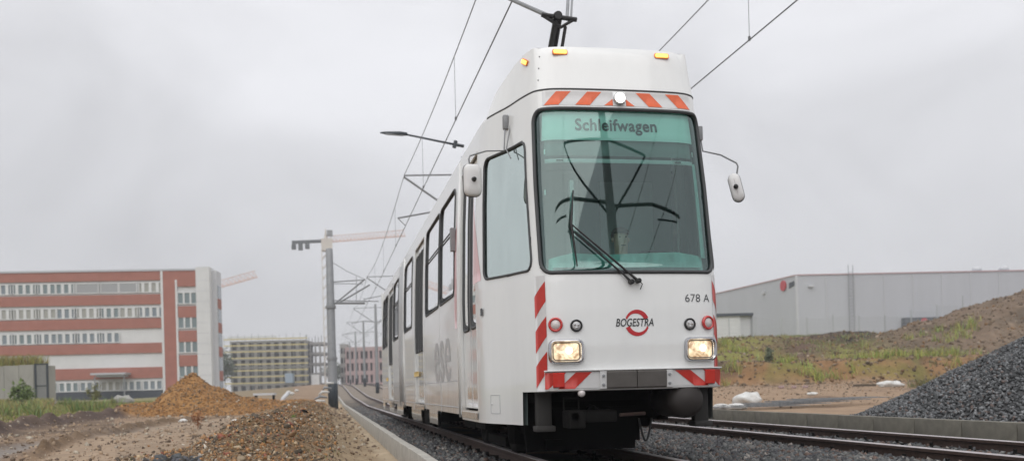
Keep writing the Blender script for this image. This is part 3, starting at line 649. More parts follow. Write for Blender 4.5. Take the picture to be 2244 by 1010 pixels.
mb = MB(); mb.add(co, fs); attic = mb.build('roof_cover', M['paint'], tram); bm = bmesh.new(); bm.from_mesh(attic.data); bmesh.ops.recalc_face_normals(bm, faces=bm.faces); bm.to_mesh(attic.data); bm.free(); autosmooth(attic, 40)
# rivets on the cover edge
mb = MB()
for k in (.22, .5, .78):
    p = Vector(attic_pt(-.80, k)); mb.lathe([(.007, 0), (.006, .006)], p, (-1, -.2, 0), 10)
mb.build('rivet', M['galv'], attic)
# amber lamps
def lamp(p, nrm, w, h, tilt=0):
    nrm = Vector(nrm).normalized(); x = Vector((0, 0, 1)).cross(nrm).normalized(); up = nrm.cross(x)
    x2 = x*math.cos(tilt)+up*math.sin(tilt); up2 = nrm.cross(x2); out = []
    for ww, hh, t0, t1, nm, mt in ((w, h, -.004, .012, 'lamp_housing', 'amberrim'), (w-.018, h-.016, .012, .018, 'lamp_lens', 'amber')):
        pl = rrect(-ww/2, ww/2, -hh/2, hh/2, hh*.3, 4); n = len(pl); v = [Vector(p)+x2*a+up2*b+nrm*t0 for a, b in pl]+[Vector(p)+x2*a+up2*b+nrm*t1 for a, b in pl]
        out.append((MB().add(v, [(i, (i+1) % n, n+(i+1) % n, n+i) for i in range(n)]+[tuple(range(n, 2*n))]), nm, mt))
    h_ = out[0][0].build(out[0][1], M[out[0][2]], attic); out[1][0].build(out[1][1], M[out[1][2]], h_)
for x in (-.575, .52): lamp(attic_pt(x, .84), (0, -1, .28), .135, .05)
for s in (-1,): lamp(Vector(attic_pt(s*1.12, .78))+Vector((s*.004, 0, 0)), (s, -.28, .1), .12, .05, s*.5)
# --- warning stripes and lamps on the front
ul, zl = front_u(1175, 232); ur, zr_ = front_u(1518, 238)
print('band', front_u(1175, 198), front_u(1520, 208), ul, zl, ur, zr_)
ZB0 = zt_+.030; ZB1 = SEAM-.012
patch('warning_band', [(-.745, ZB0), (.745, ZB0), (.745, ZB1), (-.745, ZB1)], M['silver'], .002)
st = []
for s in (-1, 1):
    for c in (.66, .36): st.append([(s*(c+.07), ZB0+.004), (s*(c-.07), ZB0+.004), (s*(c-.19), ZB1-.004), (s*(c-.05), ZB1-.004)])
    st.append([(s*.15, ZB0+.004), (s*.065, ZB0+.004), (s*.065, ZB0+.065)])
multi('warning_stripe', st, M['orange'], .004)
patch('lamp_plate', [(-.063, ZB0+.002), (.063, ZB0+.002), (.063, ZB1+.0), (-.063, ZB1)], M['paint'], .005)
c = S1(0, ZB0+.062, .0); nf = Vector((0, -1, .13))
ml = MB().lathe([(.056, 0), (.056, .03), (.05, .036)], c, nf, 12).build('marker_lamp', M['steel'], tram); MB().lathe([(.049, .03), (.046, .042), (.0, .047)], c, nf, 12).build('lens', M['lampwhite'], ml)
# corner strips
cu0, cu1 = -front_u(1198, 720)[0], -front_u(1174, 720)[0]
for s in (-1, 1):
    zt, zb_ = front_u(1186, 604)[1], .625
    strip = patch('corner_strip', [(s*cu0, zb_), (s*cu1, zb_), (s*cu1, zt), (s*cu0, zt)], M['silver'], .002)
    for yy in (638, 715, 792):
        c = front_u(1197, yy)[1]; p = [(s*cu0, c-.085), (s*cu1, c-.225), (s*cu1, c-.04), (s*cu0, c+.085)]
        patch('warning_stripe', [(a, max(zb_+.003, b)) for a, b in p], M['red'], .004, strip)
# bumper: a curved beam with side plates, stripes, brackets and the rubber block
def beam(u0, u1, z0, z1, o0, o1, name, m, parent=tram, n=14, bev=.006):
    mb = MB(); us_ = np.linspace(u0, u1, n); prof = [(z0, o0), (z0, o1-bev), (z0+bev, o1), (z1-bev, o1), (z1, o1-bev), (z1, o0)]; k = len(prof)
    co = [S1(u, z, o) for u in us_ for z, o in prof]; fs = [(i*k+j, (i+1)*k+j, (i+1)*k+(j+1) % k, i*k+(j+1) % k) for i in range(n-1) for j in range(k)]
    fs += [tuple(range(k))[::-1], tuple((n-1)*k+j for j in range(k))]; mb.add(co, fs); o = mb.build(name, m, parent); bm = bmesh.new(); bm.from_mesh(o.data); bmesh.ops.recalc_face_normals(bm, faces=bm.faces); bm.to_mesh(o.data); bm.free(); return autosmooth(o, 25)
UB = cu0+.012
bumper = beam(-UB, .80, .625, .785, -.02, .035, 'bumper', M['paint'], n=40); beam(-UB+.005, .79, .783, .797, .0, .058, 'top_rail', M['silver'], bumper, n=40)
for s in (-1, 1):
    ue = UB-.003 if s < 0 else .795
    pl = beam(s*.30, s*ue, .637, .779, .03, .039, 'bumper_plate', M['silver'], bumper, n=16)
    st = [[(s*.52, .639), (s*.37, .639), (s*.30+s*.012, .70), (s*.30+s*.012, .70)]]
    st = [[(s*.665, .64), (s*.53, .64), (s*.385, .777), (s*.52, .777)]] if s < 0 else [[(s*.655, .64), (s*.52, .64), (s*.34, .777), (s*.48, .777)]]
    st += [[(s*(ue-.004), .64), (s*(ue-.03), .64), (s*.665, .71), (s*.60, .777), (s*(ue-.004), .777)]]
    multi('warning_stripe', st, M['red'], .042, pl)
    rf = beam(s*.615, s*.70, .652, .775, .04, .058, 'reflector', M['redlens'], pl, n=5)
    br = beam(s*.262, s*.318, .63, .785, .03, .052, 'bracket', M['galv' if False else 'silver'], bumper, n=3)
    mb = MB()
    for z in (.668, .743): mb.lathe([(.013, 0), (.013, .01), (.008, .012)], S1(s*.29, z, .052), (0, -1, 0), 6)
    mb.build('bolt', M['galv'], br)
    beam(s*.004 if s > 0 else -.262, s*.262 if s > 0 else -.004, .632, .782, .03, .062, 'rubber_block', mat('bumper_rubber', (.085, .078, .072), .8, 0, 8, .2), bumper, n=8, bev=.012)
# headlamps
def round_on(u, z, prof, name, m, parent, n=24, off=0):
    p = S1(u, z, off); nr = (S1(u, z, .1)-S1(u, z, 0)).normalized(); return MB().lathe(prof, p, nr, n).build(name, m, parent, True)
mlens = mat('headlamp_lens', (1, .82, .55), .15, coat=1)
t = mlens.node_tree; b = t.nodes['Principled BSDF']; tcn = t.nodes.new('ShaderNodeTexCoord'); nn_ = t.nodes.new('ShaderNodeTexNoise'); nn_.inputs['Scale'].default_value = 11; nn_.inputs['Detail'].default_value = 3; nn_.inputs['Distortion'].default_value = 1.5
t.links.new(tcn.outputs['Object'], nn_.inputs['Vector']); rmp = t.nodes.new('ShaderNodeValToRGB'); rmp.color_ramp.elements[0].position = .36; rmp.color_ramp.elements[0].color = (.36, .20, .09, 1); rmp.color_ramp.elements[1].position = .62; rmp.color_ramp.elements[1].color = (1, .84, .56, 1)
t.links.new(nn_.outputs[0], rmp.inputs[0]); t.links.new(rmp.outputs[0], b.inputs['Emission Color']); b.inputs['Emission Strength'].default_value = 1.1; b.inputs['Base Color'].default_value = (.25, .2, .15, 1)
mbulb = mat('lit_bulb', (1, .9, .7), .3, emit=3.0, ecol=(1, .88, .66))
hl = [front_u(1245, 771), front_u(1537, 763)]; hu = (abs(hl[0][0])+hl[1][0])/2; hz = (hl[0][1]+hl[1][1])/2; print('HL', hl)
tl = [front_u(1219, 712), front_u(1551, 706)]; tu = (abs(tl[0][0])+tl[1][0])/2; tz = (tl[0][1]+tl[1][1])/2
il = [front_u(1264, 714), front_u(1512, 709)]; iu = (abs(il[0][0])+il[1][0])/2; iz = (il[0][1]+il[1][1])/2; print('TL', tl, il)
for s in (-1, 1):
    p = S1(s*hu, hz, 0); nr = ((S1(s*hu, hz, .1)-p).normalized()*.6+Vector((0, -1, 0))*.4).normalized(); x = Vector((0, 0, 1)).cross(nr).normalized()
    if x.x < 0: x = -x
    up = Vector((0, 0, 1))
    def shell(levels, name, m, parent, cap=True):
        co = []; fs = []; n = None
        for w, h, r, o in levels:
            pl = rrect(-w/2, w/2, -h/2, h/2, r, 6); n = len(pl); co += [p+x*a+up*b_+nr*o for a, b_ in pl]
        for i in range(len(levels)-1): fs += [(i*n+j, i*n+(j+1) % n, (i+1)*n+(j+1) % n, (i+1)*n+j) for j in range(n)]
        if cap: fs.append(tuple(range((len(levels)-1)*n, len(levels)*n)))
        o_ = MB().add(co, fs).build(name, m, parent); bm = bmesh.new(); bm.from_mesh(o_.data); bmesh.ops.recalc_face_normals(bm, faces=bm.faces); bm.to_mesh(o_.data); bm.free(); return autosmooth(o_, 50)
    rim = shell([(.295, .205, .05, -.05), (.295, .205, .05, .022), (.282, .192, .045, .036), (.262, .175, .04, .038), (.236, .155, .035, .024), (.222, .142, .03, .002)], 'headlamp_rim', M['rimchrome'], tram, False)
    MB().tube([p+x*a+up*b_+nr*.012 for a, b_ in rrect(-.113, .113, -.073, .073, .03, 6)], .0045, 6, True).build('lens_seal', M['greyrub'], rim)
    shell([(.226, .146, .03, .002), (.19, .122, .035, .014), (.12, .08, .035, .022)], 'headlamp_lens', mlens, rim)
    bo = MB().lathe([(.03, 0), (.026, .004), (.0, .005)], p+nr*.0225+x*.02+up*.008, nr, 14).build('bulb', mbulb, rim)
    bo.scale = (1, 1, 1)
    rl = round_on(s*tu, tz, [(.062, 0), (.062, .016), (.056, .024), (.046, .026), (.042, .016)], 'tail_lamp', M['redlens'], tram); round_on(s*tu, tz, [(.043, .012), (.038, .02), (0, .023)], 'lens', M['whitelens'], rl)
    rl = round_on(s*iu, iz, [(.052, 0), (.052, .014), (.047, .02), (.04, .018), (.038, .01)], 'indicator_lamp', M['black'], tram); le = round_on(s*iu, iz, [(.038, .008), (.034, .015), (0, .017)], 'lens', mat('clear_lens', (.5, .5, .5), .15, coat=1), rl)
    mb = MB(); pc = S1(s*iu, iz, .017); nn2 = (S1(s*iu, iz, .1)-S1(s*iu, iz, 0)).normalized()
    for a in range(3): q = pc+Vector((math.cos(a*2.1+.4)*.018, 0, math.sin(a*2.1+.4)*.018)); mb.lathe([(.011, -.002), (.009, .004), (0, .005)], q, nn2, 10)
    mb.build('reflector_cup', M['chrome'], le)
# --- writing
def text_polys(s, size, shear=0, bold=0, spacing=1.0, narrow=1.0):
    cu = bpy.data.curves.new('t', 'FONT'); cu.body = s; cu.size = size; cu.shear = shear; cu.offset = bold; cu.space_character = spacing; cu.resolution_u = 4; cu.align_x = 'CENTER'
    o = bpy.data.objects.new('t', cu); COL.objects.link(o); dg = bpy.context.evaluated_depsgraph_get(); me = bpy.data.meshes.new_from_object(o.evaluated_get(dg)); bpy.data.objects.remove(o); bpy.data.curves.remove(cu)
    for v in me.vertices: v.co.x *= narrow
    return me
def text_on(name, s, u, z, size, m, off=.004, parent=tram, flip=1, **k):
    me = text_polys(s, size, **k); bm = bmesh.new(); bm.from_mesh(me)
    lo = min(v.co.x for v in bm.verts); hi = max(v.co.x for v in bm.verts); c = (lo+hi)/2
    P = np.array([v.co[:2] for v in bm.verts]); Q = Sf(u+flip*(P[:, 0]-c), z+P[:, 1], off)
    for v, q in zip(bm.verts, Q): v.co = q
    bm.normal_update(); me2 = bpy.data.meshes.new(name); bm.to_mesh(me2); bm.free(); return link(name, me2, m, parent), hi-lo
lt = mat('lettering_black', (.02, .022, .025), .5)
u_, z_ = front_u(1391, 707); print('logo', u_, z_)
logo = None
for a0, a1 in ((22, 158), (202, 338)):
    pl = []; n = 22
    for j in range(n+1): a = R(a0+(a1-a0)*j/n); pl.append((u_+.020+.108*math.cos(a), z_+.112*math.sin(a)))
    for j in range(n, -1, -1): a = R(a0+(a1-a0)*j/n); pl.append((u_+.020+(.012 if a0 > 180 else -.012)+.083*math.cos(a), z_+(.006 if a0 > 180 else -.006)+.086*math.sin(a)))
    pl = [(a, b if a0 < 180 else b) for a, b in pl]
    n = len(pl)//2; quads = [[pl[j], pl[j+1], pl[2*n-2-j], pl[2*n-1-j]] for j in range(n-1)]
    co = [S1(a, b, .003) for q in quads for a, b in q]; mb = MB().add(co, [(4*i, 4*i+1, 4*i+2, 4*i+3) for i in range(len(quads))]); o = mb.build('logo_arc', M['redpaint'], tram)
text_on('logo_lettering', 'BOGESTRA', u_, z_-.028, .093, lt, shear=.22, bold=.001, narrow=.73)
u_, z_ = front_u(1530, 653); text_on('number_lettering', '678 A', u_-.005, z_-.032, .098, mat('number_grey', (.06, .065, .07), .5), bold=-.0006, narrow=1.02)
# destination board behind the glass
zd = front_u(1350, 305)[1]; print('dest', zd)
me = None
pl = [(-.80, zd), (.80, zd), (.79, zt_+.03), (-.79, zt_+.03)]; board = patch('destination_board', pl, M['tealpanel'], -.05)
text_on('destination_lettering', 'Schleifwagen', front_u(1354, 275)[0], front_u(1354, 284)[1], .148, lt, off=-.044, spacing=1.06, bold=.0035, parent=board)
patch('sunblind_rail', [(-.76, 2.585), (.76, 2.585), (.76, 2.62), (-.76, 2.62)], M['silver'], -.06)
mb = MB()
for x in (-.55, .52): mb.bbox((x-.03, Sf(x, 2.6, -.052)[1]-.002, 2.597), (x+.03, Sf(x, 2.6, -.052)[1], 2.609))
mb.build('blind_catch', M['black'], tram)
# faded sunblind shade behind the upper glass
patch('sunblind', [(-.79, 2.65), (.79, 2.65), (.79, zd+.02), (-.79, zd+.02)], mat('sunblind', (.20, .22, .215), .8), -.075)
# light cloth along the foot of the screen and the window reveals
patch('screen_cloth', [(-.76, 1.56), (.76, 1.56), (.74, 1.76), (.45, 1.80), (-.2, 1.775), (-.5, 1.79), (-.74, 1.74)], mat('pale_cloth', (.33, .55, .52), .8, 0, 9, .35, stretch=(1, 1, .5)), -.07)
patch('pillar_trim', [(.70, 1.75), (.80, 1.75), (.80, 2.6), (.73, 2.6)], mat('pillar_trim', (.45, .62, .60), .6), -.05)
MB().box((-.40, .42, 2.05), (.035, .03, .85)).build('grab_pole', M['ghostgrey'], tram)
for s in (-1, 1):
    for z0_ in (2.30, 2.66):
        patch('blind_clip', [(s*.755, z0_), (s*.735, z0_), (s*.735, z0_+.045), (s*.755, z0_+.045)], M['tealpanel'], -.04)
def reveal(poly, depth, m, parent):
    mb = MB(); k = len(poly)
    a = [S1(p[0], p[1], .002) for p in poly]; b = [S1(p[0], p[1], -depth) for p in poly]
    mb.add(a+b, [(i, (i+1) % k, k+(i+1) % k, k+i) for i in range(k)]); return mb.build('reveal', m, parent)
for pl_ in [WS, CW]+winp+mir([CW])+mir(winp): reveal(pl_, .05, M['greyrub'], tram)
# dashboard
mb = MB(); v = []
for u in np.linspace(-.68, .68, 15): p = S1(u, 1.66, -.03); q = (p.x*.9, p.y+.42, 1.70-.05*abs(u)); v += [p, q, (q[0], q[1], 1.0)]
mb.add(v, [(3*i+a, 3*i+a+1, 3*i+a+4, 3*i+a+3) for i in range(14) for a in (0, 1)]); mb.build('dashboard', M['dash'], tram, False)
MB().tube([(.36+.2*math.cos(a), .36+.05*math.sin(a), 1.79+.06*max(0, math.sin(a))) for a in np.linspace(0, 6.1, 20)], .012, 6).build('instrument_hood', M['black'], tram)
# wipers
wb = Vector(S1(*front_u(1396, 616), .03)); wt_ = Vector(S1(*front_u(1250, 492), .03)); d_ = wt_-wb
wiper = MB().tube([wb, wb+d_*.12, wb+d_*.9, wt_], [.014, .010, .007, .006], 8).build('wiper', M['black'], tram)
MB().tube([wb+Vector((-.062, 0, -.008)), wb+Vector((-.058, -.003, -.004))+d_*.12, wb+d_*.97+Vector((-.035, 0, -.02))], [.013, .009, .006], 8).build('wiper_link', M['black'], wiper)
a = S1(*front_u(1255, 418), .02); b = S1(*front_u(1264, 584), .02); MB().tube([a, wt_, b], [.006, .013, .006], 6).build('wiper_blade', M['black'], wiper)
mb = MB(); mb.lathe([(.022, -.02), (.022, .03), (.014, .036)], wb, (0, -1, 0), 12); mb.lathe([(.022, -.02), (.022, .03), (.014, .036)], wb+Vector((-.062, 0, -.008)), (0, -1, 0), 12); mb.build('wiper_pivot', M['black'], wiper)
MB().tube([wb+Vector((.0, -.02, 0)), wb+Vector((.03, -.02, -.03)), wb+Vector((.01, -.02, -.075))], .004, 6).build('washer_hose', M['black'], wiper)
MB().box(wb+Vector((-.02, .035, -.035)), (.10, .01, .012)).build('pivot_plate', M['steel'], wiper)
# mirrors
for s in (-1, 1):
    if s < 0: P = [side_u(1112, 262), side_u(1122, 262)]; b0 = S1(P[0][0], P[0][1], .02); hd = at(1037, 394, TY+.75)-Vector((TX, TY, 0))
    else: b0 = S1(.92, 2.93, .02); hd = at(1613, 410, TY+.30)-Vector((TX, TY, 0))
    tip = hd+Vector((s*.02 if s > 0 else -.02, .02, .22))
    mid = Vector((b0.x+s*.02, b0.y-.02, b0.z-.19)) if s > 0 else S1(P[0][0]+.03, b0.z-.30, .04)
    arm = MB().tube([b0, mid, mid.lerp(tip, .5)+Vector((s*.01, 0, .02)), tip, tip+Vector((s*.012, 0, -.03)), hd+Vector((s*.01, .04, .03))], .0075, 8).build('mirror_arm', M['galv'], tram, True)
    if s < 0:
        MB().tube([b0+Vector((.05, -.04, 0)), S1(P[0][0]+.09, b0.z-.30, .04), S1(P[0][0]+.19, b0.z-.40, .03)], .006, 6).build('mirror_stay', M['galv'], arm)
    br = MB().box(b0+Vector((0, 0, -.03)), (.05, .06, .13)); bevel(br.build('mirror_bracket', M['galv'], arm), .01)
    nr = Vector((-s*.45, -.9, 0)).normalized() if s > 0 else Vector((.12, -1, 0)).normalized(); x = Vector((0, 0, 1)).cross(nr).normalized(); up = Vector((0, 0, 1))
    wv, hv = (.165, .29) if s < 0 else (.105, .265); til = R(0 if s < 0 else 13); x, up = x*math.cos(til)+up*math.sin(til), up*math.cos(til)-x*math.sin(til); co = []; fs = []
    for i, (k, o) in enumerate(((.55, -.02), (.85, -.012), (.97, .0), (1.0, .02), (.98, .04))):
        pl = rrect(-wv*k/2, wv*k/2, -hv*k/2, hv*k/2, .055*k, 6); n = len(pl); co += [hd+x*a_+up*b_+nr*(-o) for a_, b_ in pl]
    for i in range(4): fs += [(i*n+j, i*n+(j+1) % n, (i+1)*n+(j+1) % n, (i+1)*n+j) for j in range(n)]
    fs += [tuple(range(n))[::-1], tuple(range(4*n, 5*n))]
    h = MB().add(co, fs).build('mirror_housing', mat('mirror_shell', (.72, .72, .72), .35), arm); autosmooth(h, 60)
    MB().tube([hd+x*a_+up*b_+nr*(-.04) for a_, b_ in rrect(-wv/2, wv/2, -hv/2, hv/2, .055, 6)], .0045, 6, True).build('mirror_edge', M['greyrub'], h)
    MB().lathe([(.022, 0), (.018, .03), (.008, .045)], hd+nr*.02, nr, 10).build('mirror_joint', M['black'], h)
# small side details
u_, z_ = side_u(1057, 684); patch('door_latch', [(u_-.03, z_-.035), (u_+.035, z_-.035), (u_+.035, z_+.035), (u_-.03, z_+.035)], M['black'], .012)
u0_, z_ = side_u(1076, 885); u1_ = side_u(1096, 885)[0]; hp_ = rrect(u0_, u1_, z_-.085, z_+.085, .006, 3); ring('service_flap_seam', hp_, .003, M['ghostgrey'], .001); u_, z_ = side_u(1080, 885); round_on(u_, z_, [(.008, 0), (.006, .008)], 'flap_lock', M['chrome'], tram, 10, .002)
u0_, z_ = side_u(1023, 858); patch('step_marker', [(u0_-.0, z_-.04), (side_u(1046, 862)[0], z_-.04), (side_u(1046, 862)[0], z_+.0), (u0_, z_+.0)], M['galv'], -.03)
for px_ in (913, 849): 
    u0_, z_ = side_u(px_, 818 if px_ > 900 else 830); patch('warning_sticker', [(u0_-.42, z_-.05), (u0_+.42, z_-.05), (u0_+.42, z_+.03), (u0_-.42, z_+.03)], M['sticker'], .004)
MB().box(S1(-u_of_y(10.9), 2.37, .03), (.05, .10, .26)).build('door_camera', M['galv'], tram)
# faded film and letters on the side
pa = side_u(1037, 612); pb = side_u(1056, 612); patch('faded_film', [(pa[0], 1.70), (pb[0]-.03, 1.70), (pb[0]-.03, 1.74), (pa[0]+.02, 2.5), (pa[0], 2.75)], M['ghostpink'], .002)
patch('faded_film', [(-u_of_y(10.93), 1.35), (-u_of_y(10.68), 1.35), (-u_of_y(10.68), 2.9), (-u_of_y(10.93), 2.2)], M['ghostpink'], .002)
text_on('faded_lettering', 'ese', -u_of_y(12.25), .77, 1.12, M['ghostgrey'], off=.002, narrow=1.2, bold=.008, )
# --- underside
mb = MB(); mb.box((0, LEN/2+.6, .62), (1.7, LEN-1.6, .22)); mb.box((0, .55, .69), (1.3, 1.0, .16)); mb.build('underframe', M['soot'], tram)
def bogie(yc):
    b = MB()
    for s in (-1, 1): b.bbox((s*.72, yc-1.25, .30), (s*.84, yc+1.25, .50)); b.bbox((s*.70, yc-.35, .22), (s*.9, yc+.35, .62))
    for dy in (-.9, .9): b.box((0, yc+dy, .38), (1.4, .28, .3)); b.tube([(-.75, yc+dy, .30), (.75, yc+dy, .30)], .07, 10)
    b.box((0, yc, .42), (1.5, .5, .3)); o = b.build('bogie', M['soot'], tram)
    for s in (-1, 1):
        for dy in (-.9, .9): MB().lathe([(.30, -.06), (.34, -.05), (.32, .02), (.31, .06), (.24, .062), (.2, .03), (.06, .03)], (s*.55-.1, yc+dy, .32), (s, 0, 0), 28).build('wheel', M['soot'], o, True)
        MB().box((s*.56-.1, yc, .09), (.12, 1.1, .1)).build('track_brake', M['soot'], o)
for yc in (2.75, 10.2, 15.6): bogie(yc)
MB().box((-.1, 3.9, .40), (1.5, .9, .42)).box((-.2, 6.4, .42), (1.7, 2.2, .4)).build('equipment_box', M['soot'], tram)
# coupler, sand pipes, air reservoir, hoses, shade fill boxes
cp = MB(); cp.tube([(0, 1.4, .42), (-.25, .35, .40)], .06, 10); cp.box((-.34, .22, .40), (.42, .22, .10)); cp.box((-.5, .16, .38), (.14, .26, .15)); cp.lathe([(.05, 0), (.05, .05)], (-.52, .08, .40), (0, -1, 0), 12)
coup = cp.build('coupler', M['soot'], tram); bevel(coup, .012, 2)
MB().tube([(-.60, .10, .46), (-.60, .10, .56), (-.47, .10, .56), (-.47, .10, .46)], .009, 6).build('coupler_handle', M['soot'], coup)
MB().tube([(-.1, .12, .405), (.15, .2, .41)], .015, 8).build('coupler_pin', M['rail'], coup)
for s in (-1, 1):
    g = MB(); g.box((s*.72, .36, .47), (.13, .10, .30)); g.box((s*.72, .34, .30), (.17, .16, .05)); bevel(g.build('bumper_guard', mat('guard_grey', (.035, .033, .031), .75), tram), .01)
MB().lathe([(.0, -.42), (.10, -.41), (.15, -.36), (.16, -.3), (.16, .3), (.10, .41), (0, .42)], (.50, .38, .52), (0.1, 1, 0), 24).build('air_reservoir', mat('reservoir_brown', (.022, .017, .015), .6), tram, True)
MB().lathe([(.032, 0), (.032, .03), (.02, .045), (0, .048)], (-.47, .02, .60), (0, -1, 0), 14).build('auxiliary_lamp', M['whitelens'], tram, True)
MB().tube([(.16, .4, .36)]+[(.16+.12*t, .4, .36-.20*math.sin(math.pi*t)) for t in np.linspace(.05, .95, 12)]+[(.28, .4, .36)], .009, 6).build('hose', M['black'], tram)
lg = MB(); lg.box((-.22, 1.0, .26), (1.05, .06, .40), taper=1.05); lg.build('shade_fill_box', M['void'], tram)  # box shaped to fill in the black shade below the bumper
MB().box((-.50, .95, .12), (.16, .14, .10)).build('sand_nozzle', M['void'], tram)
MB().box((0, 1.5, .5), (1.9, .06, .35)).box((-.1, 1.7, .3), (1.3, .3, .4)).build('rear_shade_apron', M['void'], tram)
# --- pantograph
b0 = Vector((-.28, 4.2, 3.5)); kn = Vector((0, 0, 0)); q = at(1222, 42, TY+3.6)-Vector((TX, TY, 0)); print('knee', q)
pan = MB().box((q.x, 5.4, 3.50), (1.0, 1.5, .06)).box((q.x-.45, 5.4, 3.45), (.06, 1.6, .1)).box((q.x+.45, 5.4, 3.45), (.06, 1.6, .1)).build('pantograph_base', M['black'], tram)
foot = Vector((q.x-.06, 5.2, 3.52))
MB().tube([foot, q], [.075, .055], 10).build('lower_arm', M['black'], pan)
MB().tube([foot+Vector((.14, -.1, 0)), q+Vector((.09, -.02, -.1))], .022, 8).build('guide_rod', M['black'], pan)
for k in (.35, .5, .65, .8): p = (foot+Vector((.14, -.1, 0))).lerp(q+Vector((.09, -.02, -.1)), k); MB().lathe([(.045, -.012), (.045, .012)], p, (0, 0, 1), 10).build('insulator_disc', M['black'], pan)
mb = MB()
mb.tube([q+Vector((-.2, 0, .04)), q+Vector((.24, 0, .0))], .03, 8); mb.tube([q+Vector((-.2, 0, .04)), q+Vector((.04, 0, -.1)), q+Vector((.22, 0, .01))], .022, 8); mb.lathe([(.05, -.05), (.06, 0), (.05, .05)], q+Vector((0, 0, .03)), (0, 1, 0), 12)
mb.build('knee_joint', M['black'], pan)
top = [q+Vector((-.62, 1.4, 1.25)), q+Vector((.14, 1.4, 1.45))]
top = [at(1020, -45, TY+4.6)-Vector((TX, TY, 0)), at(1250, -100, TY+4.6)-Vector((TX, TY, 0))]
MB().tube([q+Vector((-.04, 0, 0)), top[0]], [.028, .02], 8).tube([q+Vector((.12, 0, .02)), top[1]], [.022, .016], 8).tube([q+Vector((.17, 0, .02)), top[1]+Vector((.06, 0, 0))], [.014, .012], 8).build('upper_arm', M['galv'], pan)
mid_ = (top[0]+top[1])/2
hx = [mid_+Vector((x, 0, z)) for x, z in ((-.85, -.02), (-.7, .12), (-.5, .18), (.5, .18), (.7, .12), (.85, -.02))]
MB().tube(hx, .02, 8).tube([p+Vector((0, .3, 0)) for p in hx], .02, 8).tube([top[0], top[1]], .016, 6).build('collector_head', M['galv'], pan)
